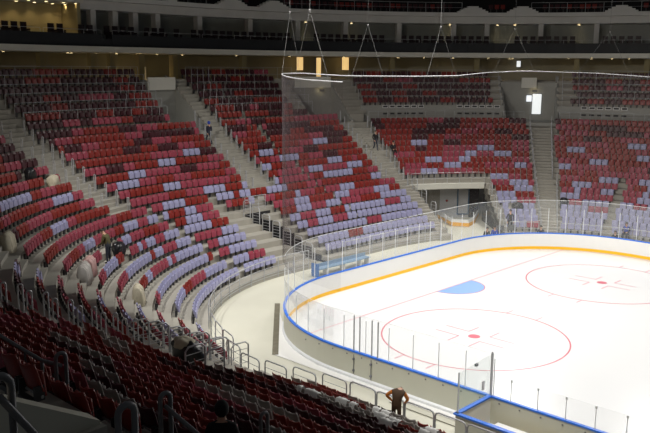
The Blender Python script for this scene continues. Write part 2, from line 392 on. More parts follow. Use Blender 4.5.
# cross aisle on the far corner in front of the press wall
strip_(t_, 37.0, UMAX, [(15.15, zf(18) - .6), (15.15, zf(18) + .42), (16.6, zf(18) + .42), (16.6, zf(18) - .6)])
tag(t_.build('seating_terrace', [M['concrete']]), 'stepped concrete terraces of the seating bowl', 'terrace', kind='structure')
# solid wall behind openings / under terrace so that nothing shows through
wb = MB()
for (a, b) in ((37.0, 43.3), (45.5, UMAX)): strip_(wb, a, b, [(16.6, zf(18) + .3), (16.6, zf(21) + .12), (16.78, zf(21) + .12), (16.78, zf(18) + .3)])
tag(wb.build('wall_press', M['concrete_dark']), kind='structure')
# upper vomitories: side wedges + back walls + floors
uw = MB(); ZF = zf(19) - .05
def wedge(u, w=.35, d0=15.4, d1=21.0, lift=.45):
    uu = us(u, u + w, .2)
    uw.sweep([frame(q) for q in uu], [(d0, ZF - .4), (d0, zf(19) + .1 + lift * .2), (d0 + .6, zf(19) + lift), (d1, zf(25) + lift), (d1, ZF - .4)])
for a, b in ((14.2, 15.5), (24.0, 27.1), (34.5, 36.34), (43.3, 45.5)):
    wedge(a - .06, .12); wedge(b - .06, .12)
    strip_(uw, a, b, [(14.9, ZF - .3), (14.9, ZF), (22, ZF), (22, ZF - .3)])
    strip_(uw, a, b, [(19.6, ZF), (19.6, zf(25) - .15), (19.9, zf(25) - .15), (19.9, ZF)])
    m_ = .5 * (a + b); hw = .30 if a > 40 else .42 * (b - a)
    strip_(uw, m_ - hw, m_ + hw, [(19.3, zf(24) - .1), (19.3, zf(25) + .3), (19.5, zf(25) + .3), (19.5, zf(24) - .1)], .4, 1)
tag(uw.build('wall_vomitory', [M['concrete_dark'], M['fascia']]), kind='structure')
# lower vomitory beside the centre block and the big gate in the far corner
vw = MB()
for a, b, kt, dd in ():
    pass
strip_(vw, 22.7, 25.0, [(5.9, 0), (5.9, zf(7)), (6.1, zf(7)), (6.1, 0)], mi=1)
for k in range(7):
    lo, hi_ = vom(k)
    if k and vom(k - 1)[1] - hi_ > .05: strip_(vw, hi_ - .06, vom(k - 1)[1], [(D(k, 24) - .10, 0), (D(k, 24) - .10, Z(k, 24) - .34), (D(k, 24) - .055, Z(k, 24) - .34), (D(k, 24) - .055, 0)], mi=1)  # dark panel over the riser: the void's shade put into its colour
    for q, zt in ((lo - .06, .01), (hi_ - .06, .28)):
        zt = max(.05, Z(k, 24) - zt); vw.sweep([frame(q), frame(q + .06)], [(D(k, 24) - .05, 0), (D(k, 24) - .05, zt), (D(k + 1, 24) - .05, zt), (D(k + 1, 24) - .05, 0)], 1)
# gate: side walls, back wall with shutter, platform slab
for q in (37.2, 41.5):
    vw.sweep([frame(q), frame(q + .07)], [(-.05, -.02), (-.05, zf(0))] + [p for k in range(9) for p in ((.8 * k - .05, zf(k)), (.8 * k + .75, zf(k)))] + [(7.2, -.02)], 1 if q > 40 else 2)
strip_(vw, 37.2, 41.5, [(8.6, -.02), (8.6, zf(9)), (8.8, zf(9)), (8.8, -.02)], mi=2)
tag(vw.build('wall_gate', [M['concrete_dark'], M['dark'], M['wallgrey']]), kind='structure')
pl = MB(); strip_(pl, 37.15, 41.55, [(6.75, zf(8) - .42), (6.75, zf(8) + .02), (7.2, zf(8) + .02), (7.2, zf(8) - .42)]); strip_(pl, 37.15, 41.55, [(6.9, zf(8) - .3), (6.9, zf(8) - .01), (8.9, zf(8) - .01), (8.9, zf(8) - .3)])
tag(pl.build('trim_platform', M['fascia']), kind='structure')
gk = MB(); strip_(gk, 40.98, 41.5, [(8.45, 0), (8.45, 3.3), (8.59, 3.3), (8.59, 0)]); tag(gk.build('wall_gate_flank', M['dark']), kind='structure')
gs = MB(); strip_(gs, 37.6, 39.35, [(8.5, 0), (8.5, 3.0), (8.59, 3.0), (8.59, 0)])
tag(gs.build('door_gate', M['gatedark']), kind='structure')
gb = MB()
for u0 in (40.35, 40.95): gb.tube([frame(u0)(8.5, .3), frame(u0)(8.5, 3.1)], .05, 6)
gb.tube([frame(40.35)(8.5, 3.1), frame(40.95)(8.5, 3.1)], .05, 6); gb.tube([frame(40.35)(8.5, .3), frame(40.95)(8.5, .3)], .05, 6)
tag(gb.build('door_frame', M['blueframe']), kind='structure')
rb = MB(); rb.sphere((0, 0, 0), .10, 8, 6); tag(rb.build('alarm_button', M['s_red'], loc=frame(39.75)(8.52, 1.5)), 'small red button on the grey wall of the far gate', 'button')

# ------------------------------------------------------------------ facade: concourse band, balcony of suites, upper deck
DF = 23.0
f_ = MB()
strip_(f_, 8, UMAX, [(28, zf(25)), (28, 14.0), (28.2, 14.0), (28.2, zf(25))], 1.0, 0)
tag(f_.build('wall_concourse', M['corridor']), kind='structure')
lp = MB(); strip_(lp, 8, UMAX, [(DF - .5, 13.86), (DF - .5, 14.32), (28.2, 14.32), (28.2, 13.86)], 1.0)
tag(lp.build('trim_ledge', M['fascia']), kind='structure')
bp_ = MB()
for a, b in ((8, 22.6), (23.4, UMAX)): strip_(bp_, a, b, [(DF - .05, 14.33), (DF - .05, 15.3), (DF + .15, 15.3), (DF + .15, 14.33)], 1.0)
tag(bp_.build('wall_balcony', M['black']), kind='structure')
sg = MB(); strip_(sg, 21.9, UMAX, [(27.5, 14.33), (27.5, 17.6), (27.7, 17.6), (27.7, 14.33)], 1.0); tag(sg.build('window_suites', M['sheenglass']), kind='structure')
sb = MB(); strip_(sb, 21.9, UMAX, [(25.4, 17.35), (25.4, 18.15), (29, 18.15), (29, 17.35)], 1.0); tag(sb.build('trim_suites', M['beam']), kind='structure')
ud = MB(); strip_(ud, 18, UMAX, [(24.6, 18.05), (24.6, 18.42), (30, 18.42), (30, 18.05)], 1.0)
for uc in (33.3, 34.9, 42.4, 44.2, 30.6, 47.6):
    for i, (hw, zz) in enumerate(((.55, 18.42), (.45, 18.58), (.33, 18.74), (.2, 18.9))): strip_(ud, uc - hw, uc + hw, [(24.62, zz - .01), (24.62, zz + .16), (25.3, zz + .16), (25.3, zz - .01)], .5)
tag(ud.build('trim_upper_deck', M['beam']), kind='structure')
uwall = MB(); strip_(uwall, 18, UMAX, [(29.5, 18.4), (29.5, 24), (29.7, 24), (29.7, 18.4)], 1.2); tag(uwall.build('wall_upper_deck', M['dark']), kind='structure')
# suite piers
pier_u = [22.0, 23.5, 25.6, 27.6, 29.9, 32.3, 34.2, 36.0, 37.8, 39.8, 41.8, 43.0, 44.9, 46.8, 48.8, 50.6]
for u0 in pier_u:
    x_, y_, a_ = bowl(u0, 26.2); w = MB(); w.box((0, 0, 1.6), (.7, .5, 3.0), 0); o = w.build('trim_pier', M['beam'], loc=(x_, y_, 14.34), rz=a_); tag(o, kind='structure')
for u0 in [18.0, 20.1, 22.3, 24.1, 26.9, 30.4, 33.6, 36.6, 39.4, 42.6, 46.2, 48.6]:
    x_, y_, a_ = bowl(u0, 24.4); w = MB(); w.box((0, 0, 1.1), (.6, .5, 2.2), 0); o = w.build('trim_column', M['warmwall'], loc=(x_, y_, zf(25)), rz=a_); tag(o, kind='structure')
# lit suite on the left
ls = MB(); strip_(ls, 14.5, 21.9, [(27.6, 14.33), (27.6, 18.6), (27.8, 18.6), (27.8, 14.33)], .8)
x_, y_, a_ = bowl(21.75, 26.4); ls.box((x_, y_, 16.4), (2.6, .3, 4.1), a_)
tag(ls.build('wall_suite', M['warmwall']), kind='structure')
lc = MB(); strip_(lc, 14.5, 21.9, [(24.6, 17.78), (24.6, 18.3), (27.8, 18.3), (27.8, 17.78)], .8); tag(lc.build('ceiling', M['fascia']), kind='structure')

dl_me = MB(); dl_me.tube([(0, 0, 0), (0, 0, .05)], .12, 12); dl_mesh = dl_me.mesh('downlight', M['lamp'])
bz = MB(); bz.tube([(0.15 * math.cos(t * PI / 8), .15 * math.sin(t * PI / 8), .03) for t in range(16)], .03, 6, closed=True); bz_mesh = bz.mesh('bezel', M['steel_dark'])
def downlight(u0, d, z, label, group, power=0, col=(1, .75, .4)):
    x_, y_, a_ = bowl(u0, d); t = thing('downlight', label, 'ceiling light', (x_, y_, z), a_, group)
    linked('lamp_disc', dl_mesh, t); linked('bezel', bz_mesh, t)
    if power:
        L = bpy.data.lights.new('downlight_glow', 'SPOT'); L.energy = power; L.spot_size = 2.0; L.spot_blend = .8; L.color = col; L.shadow_soft_size = .1
        o = bpy.data.objects.new('downlight_glow', L); C.objects.link(o); o.location = (x_, y_, z - .06)
n_ = 0
for d_ in (25.2, 26.9):
    for i in range(9):
        n_ += 1; downlight(17.35 + i * .53, d_, 17.72, 'glowing downlight in the left suite ceiling, %s in the %s row' % (ordw(i + 1), 'front' if d_ < 26 else 'back'), 'downlights of the lit suite', 42 if d_ > 26 else 10)
for i, u0 in enumerate((20.9, 40.6, 43.0, 43.9, 46.7, 47.4)):
    downlight(u0, 24.2, 13.78, 'small lit lamp under the pale ledge, %s from the left' % ordw(i + 1), 'lamps under the concourse ledge', 3)
for i, u0 in enumerate((36.4, 38.1, 41.7, 43.4, 44.0, 46.2)):
    downlight(u0, 26.6, 17.25, 'small lit lamp inside the suites, %s from the left' % ordw(i + 1), 'lamps inside the suites', 16)

for i in range(16):
    u0 = 17.2 + i * 2.05; downlight(u0, 25.6, 13.80, 'round recessed lamp in the concourse ceiling, %s from the left' % ordw(i + 1), 'recessed lamps of the concourse', 42)
downlight(27.67, 25.5, 13.80, 'round lamp over the warm lit concourse bay at upper left', 'recessed lamps of the concourse', 90)
# lit doors and openings on the concourse level and at the exits
def lit(name, label, cat, u0, d, zc, wd, ht, m, fr='steel_dark'):
    x_, y_, a_ = bowl(u0, d); t = thing(name, label, cat, (x_, y_, zc - ht / 2), a_ + PI / 2)
    w = MB(); w.box((0, 0, ht / 2), (wd, .05, ht)); w.build('lit_panel', M[m], t)
    w = MB()
    for s in (-1, 1): w.box((s * (wd / 2 + .03), 0, ht / 2), (.06, .09, ht + .12))
    for z in (-.03, ht + .03): w.box((0, 0, z), (wd, .09, .06))
    w.build('surround', M[fr], t)
    return t
LIT = [('lit_window', 'golden lit panel behind the upper seats, leftmost of three', 'window', 36.21, 13.13, 26.8, .72, 1.3, 'lit_door'),
       ('lit_window', 'tall narrow golden lit panel, middle of three above the seats', 'window', 36.46, 12.76, 23.7, .5, 1.9, 'lit_door'),
       ('lit_window', 'golden lit panel behind the upper seats, rightmost of three', 'window', 37.91, 13.17, 26.8, .75, 1.3, 'lit_door'),
       ('lit_window', 'small white lit pane high on the concourse above the exit', 'window', 44.21, 13.27, 27, .4, .62, 'lit_white')]
for nm, lb, ct, u0, z0, dd, wd, ht, mm in LIT:
    lit(nm, lb, ct, u0, dd, z0, wd, ht, mm)
u0, z0 = 44.74, 9.39; lit('exit_doorway', 'bright open doorway at the top of the right stair', 'door', u0, 19.4, z0, .85, 1.95, 'lit_white')
u0, z0 = 44.43, 9.92; lit('lit_window', 'small bluish lit pane left of the bright exit doorway', 'window', u0, 19.4, z0, .5, .6, 'screen')
for u0, z0, lb in ((44.63, 10.66, 'small glowing exit lamp above the bright doorway'), (35.78, 10.67, 'small glowing exit lamp over the vomitory left of centre')):
    x_, y_, a_ = bowl(u0, 19.2); t = thing('exit_lamp', lb, 'lamp', (x_, y_, z0), a_ + PI / 2)
    w = MB(); w.box((0, 0, 0), (.42, .06, .18)); w.build('lit_face', M['exit_l'], t); w = MB(); w.box((0, .06, 0), (.48, .06, .22)); w.build('housing', M['steel_dark'], t)
u0 = 28.94
x_, y_, a_ = bowl(u0, 27.3); t = thing('wall_cabinet', 'pale grey wall cabinet in the lit concourse bay at upper left', 'cabinet', (x_, y_, zf(25)), a_ + PI / 2)
w = MB(); w.box((0, 0, .55), (.8, .4, 1.1)); w.build('body', M['fascia'], t); w = MB(); w.box((.3, .21, .6), (.03, .02, .2)); w.build('handle', M['steel'], t)
# press wall panels
vi = 0
for grp, (ua, ub) in enumerate(((38.1, 39.7), (41.4, 43.0), (46.6, 48.2))):
    for j in range(2):
        for i in range(6):
            u0 = ua + (ub - ua) * i / 5; x_, y_, a_ = bowl(u0, 16.55); z0 = zf(18) + (1.78 if j == 0 else 1.12)
            t = thing('vent_panel', '%s vent panel on the grey wall, %s of the %s cluster' % ('pale-framed upper' if j == 0 else 'dark lower', ordw(i + 1), ('left', 'middle', 'right')[grp]), 'vent', (x_, y_, z0), a_ + PI / 2, 'vent panels on the press wall')
            w = MB(); w.box((0, 0, 0), (.42, .03, .16)); w.build('slot', M['vent'], t)
            if j == 0:
                w = MB(); w.box((0, .0, .11), (.56, .05, .05)); w.box((0, 0, -.11), (.56, .05, .05)); w.box((-.26, 0, 0), (.05, .05, .2)); w.box((.26, 0, 0), (.05, .05, .2)); w.build('frame', M['vent_w'], t)

# balcony chairs and rails
cb = MB(); cb.box((0, 0, .42), (.5, .5, .1)); cb.box((0, .24, .78), (.5, .1, .66)); cb.box((-.27, .02, .55), (.06, .44, .12)); cb.box((.27, .02, .55), (.06, .44, .12)); cb.box((0, .05, .2), (.3, .3, .4)); chair_me = cb.mesh('balcony_chair', M['chair'])
u0 = 16.6; n_ = 0
gaps_c = [(19.9, 20.25), (22.5, 23.6), (26.9, 27.3), (30.2, 30.6), (35.6, 36.3), (39.2, 39.7), (43.2, 43.9), (46.2, 47.0), (48.4, 48.8)]
while u0 < 50.2:
    if not any(a < u0 < b for a, b in gaps_c) and not (U1 - .3 < u0 < U1):
        n_ += 1; x_, y_, a_ = bowl(u0, 24.4); o = linked('balcony_chair', chair_me, None, (x_, y_, 14.95), a_ + PI / 2 + PI)
        o.rotation_euler = (0, 0, a_ - PI / 2); tag(o, 'black padded chair on the suite balcony, %s from the left end' % ordw(n_), 'chair', 'chairs on the suite balcony')
    u0 += .78 / stretch(u0, 24.4)
bfl = MB(); strip_(bfl, 14.5, UMAX, [(DF, 14.33), (DF, 14.95), (27.6, 14.95), (27.6, 14.33)], 1.0); tag(bfl.build('floor_balcony', M['black']), kind='structure')

def rail(name, label, cat, u0, u1, d, z0, h, post_step, r=.025, group=None, mids=(), mname='steel', lean=0):
    """guard rail following the bowl: top rail, mid bars, every post a part"""
    x0, y0, _ = bowl((u0 + u1) / 2, d); t = thing(name, label, cat, (x0, y0, z0), 0, group)
    def pt(u, z): q = bowl(u, d); return (q[0] - x0, q[1] - y0, z)
    w = MB(); w.tube([pt(u, h) for u in us(u0, u1, .5)], r, 6); w.build('top_rail', M[mname], t)
    for mz in mids: w = MB(); w.tube([pt(u, mz) for u in us(u0, u1, .5)], r * .6, 6); w.build('mid_bar', M[mname], t)
    L = (u1 - u0) * stretch((u0 + u1) / 2, d); n = max(1, int(round(L / post_step)))
    for i in range(n + 1):
        u = u0 + (u1 - u0) * i / n; w = MB(); w.tube([pt(u, 0), pt(u, h)], r, 6); w.build('post', M[mname], t)
    return t
for i, (a, b) in enumerate(((14.8, 19.8), (19.9, 22.5), (23.5, 27.0), (27.1, 31.6), (31.7, 36.2), (36.3, 40.3), (40.4, 43.6), (43.7, 47.0), (47.1, 51.0))):
    rail('balcony_rail', 'grey rail on the black balcony front, %s stretch from the left' % ordw(i + 1), 'railing', a, b, DF + .05, 15.28, .34, 1.7, .022, 'rails of the suite balcony')
for i, (a, b) in enumerate(((24, 30.2), (30.9, 33), (35.3, 42.0), (44.5, 52))):
    rail('upper_deck_rail', 'thin rail along the top deck, %s stretch from the left' % ordw(i + 1), 'railing', a, b, 24.75, 18.42, 1.0, 1.8, .022, 'rails of the top deck', (.5,))

# ------------------------------------------------------------------ seats
def seat_meshes(cname, lo=False):
    out = {}
    m = M[cname]
    nx, nz = (3, 2) if lo else (6, 6)
    def shell(w, z0, z1, y_of, th, rnd):
        mb = MB(); fr = []; bk = []
        for j in range(nz + 1):
            tz = j / nz
            for i in range(nx + 1):
                tx = i / nx * 2 - 1; ww = w / 2 * (1 - (rnd * max(0, tz - .7) ** 2 * 4)); z = z0 + (z1 - z0) * tz - (.035 * (1 - tx * tx) * tz if not lo else 0)
                fr.append((tx * ww, y_of(tx, tz) + th, z)); bk.append((tx * ww, y_of(tx, tz), z))
        n = len(fr); fs = []
        for j in range(nz):
            for i in range(nx):
                a = j * (nx + 1) + i; fs.append((a, a + nx + 1, a + nx + 2, a + 1)); fs.append((n + a, n + a + 1, n + a + nx + 2, n + a + nx + 1))
        edge = [i for i in range(nx + 1)] + [j * (nx + 1) + nx for j in range(1, nz + 1)] + [nz * (nx + 1) + i for i in range(nx - 1, -1, -1)] + [j * (nx + 1) for j in range(nz - 1, 0, -1)]
        for a, b in zip(edge, edge[1:] + edge[:1]): fs.append((a, b, n + b, n + a))
        mb.add(fr + bk, fs, 0, not lo); return mb
    # facing +y; concave back shell, seat pan folded up in front of it
    out['backrest'] = shell(.455, .43, .82, lambda tx, tz: .065 * tx * tx - .10 * tz, .022, .10 if lo else .35)
    out['folded_seat'] = shell(.41, .36, .70, lambda tx, tz: .085 + .02 * (1 - tx * tx) - .03 * tz, .045, .15)
    return out
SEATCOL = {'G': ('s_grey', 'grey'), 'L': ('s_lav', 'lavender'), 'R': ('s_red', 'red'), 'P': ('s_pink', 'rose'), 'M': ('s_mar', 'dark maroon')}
hi = {}
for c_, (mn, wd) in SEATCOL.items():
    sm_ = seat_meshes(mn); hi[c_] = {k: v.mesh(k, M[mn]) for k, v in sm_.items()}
br = MB(); br.box((0, -.05, .30), (.30, .10, .08)); br.box((-.21, .02, .42), (.03, .14, .20)); br.box((.21, .02, .42), (.03, .14, .20)); br.box((0, -.06, .15), (.06, .06, .30)); br_me = br.mesh('support_bracket', M['bracket'])
piv = MB(); piv.tube([(-.24, .05, .37), (.24, .05, .37)], .022, 8); piv_me = piv.mesh('hinge_bar', M['steel'])
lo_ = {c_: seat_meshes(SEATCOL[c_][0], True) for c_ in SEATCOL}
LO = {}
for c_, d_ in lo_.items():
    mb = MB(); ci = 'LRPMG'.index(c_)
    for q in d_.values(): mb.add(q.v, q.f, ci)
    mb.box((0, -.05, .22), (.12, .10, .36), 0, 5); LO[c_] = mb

def probs(k, u):
    if k <= 2 and u > 9: return dict(L=.96, R=.02, P=.02, M=0)
    if u < 1.7: return dict(L=.09 if k > 3 else .62, R=.63 if k > 3 else .21, P=.10, M=.18 if k > 3 else .07)
    if u < 9: return dict(L=.3 if k < 6 else .12, R=.36, P=.34, M=0)
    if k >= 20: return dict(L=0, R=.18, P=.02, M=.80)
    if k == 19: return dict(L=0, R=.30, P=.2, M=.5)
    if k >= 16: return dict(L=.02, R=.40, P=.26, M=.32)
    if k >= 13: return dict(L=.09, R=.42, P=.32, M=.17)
    if k >= 10: return dict(L=.20, R=.40, P=.34, M=.06)
    if k >= 7: return dict(L=.30, R=.36, P=.34, M=0)
    if k >= 5: return dict(L=.42, R=.30, P=.28, M=0)
    if k >= 3: return dict(L=.55, R=.22, P=.23, M=0)
    if k >= 1: return dict(L=.72, R=.14, P=.14, M=0)
    return dict(L=.85, R=.07, P=.08, M=0)
def pick(pr, last):
    while True:
        r = random.random(); acc = 0
        for c_, p_ in pr.items():
            acc += p_
            if r <= acc: break
        if c_ != last or random.random() < .3: return c_
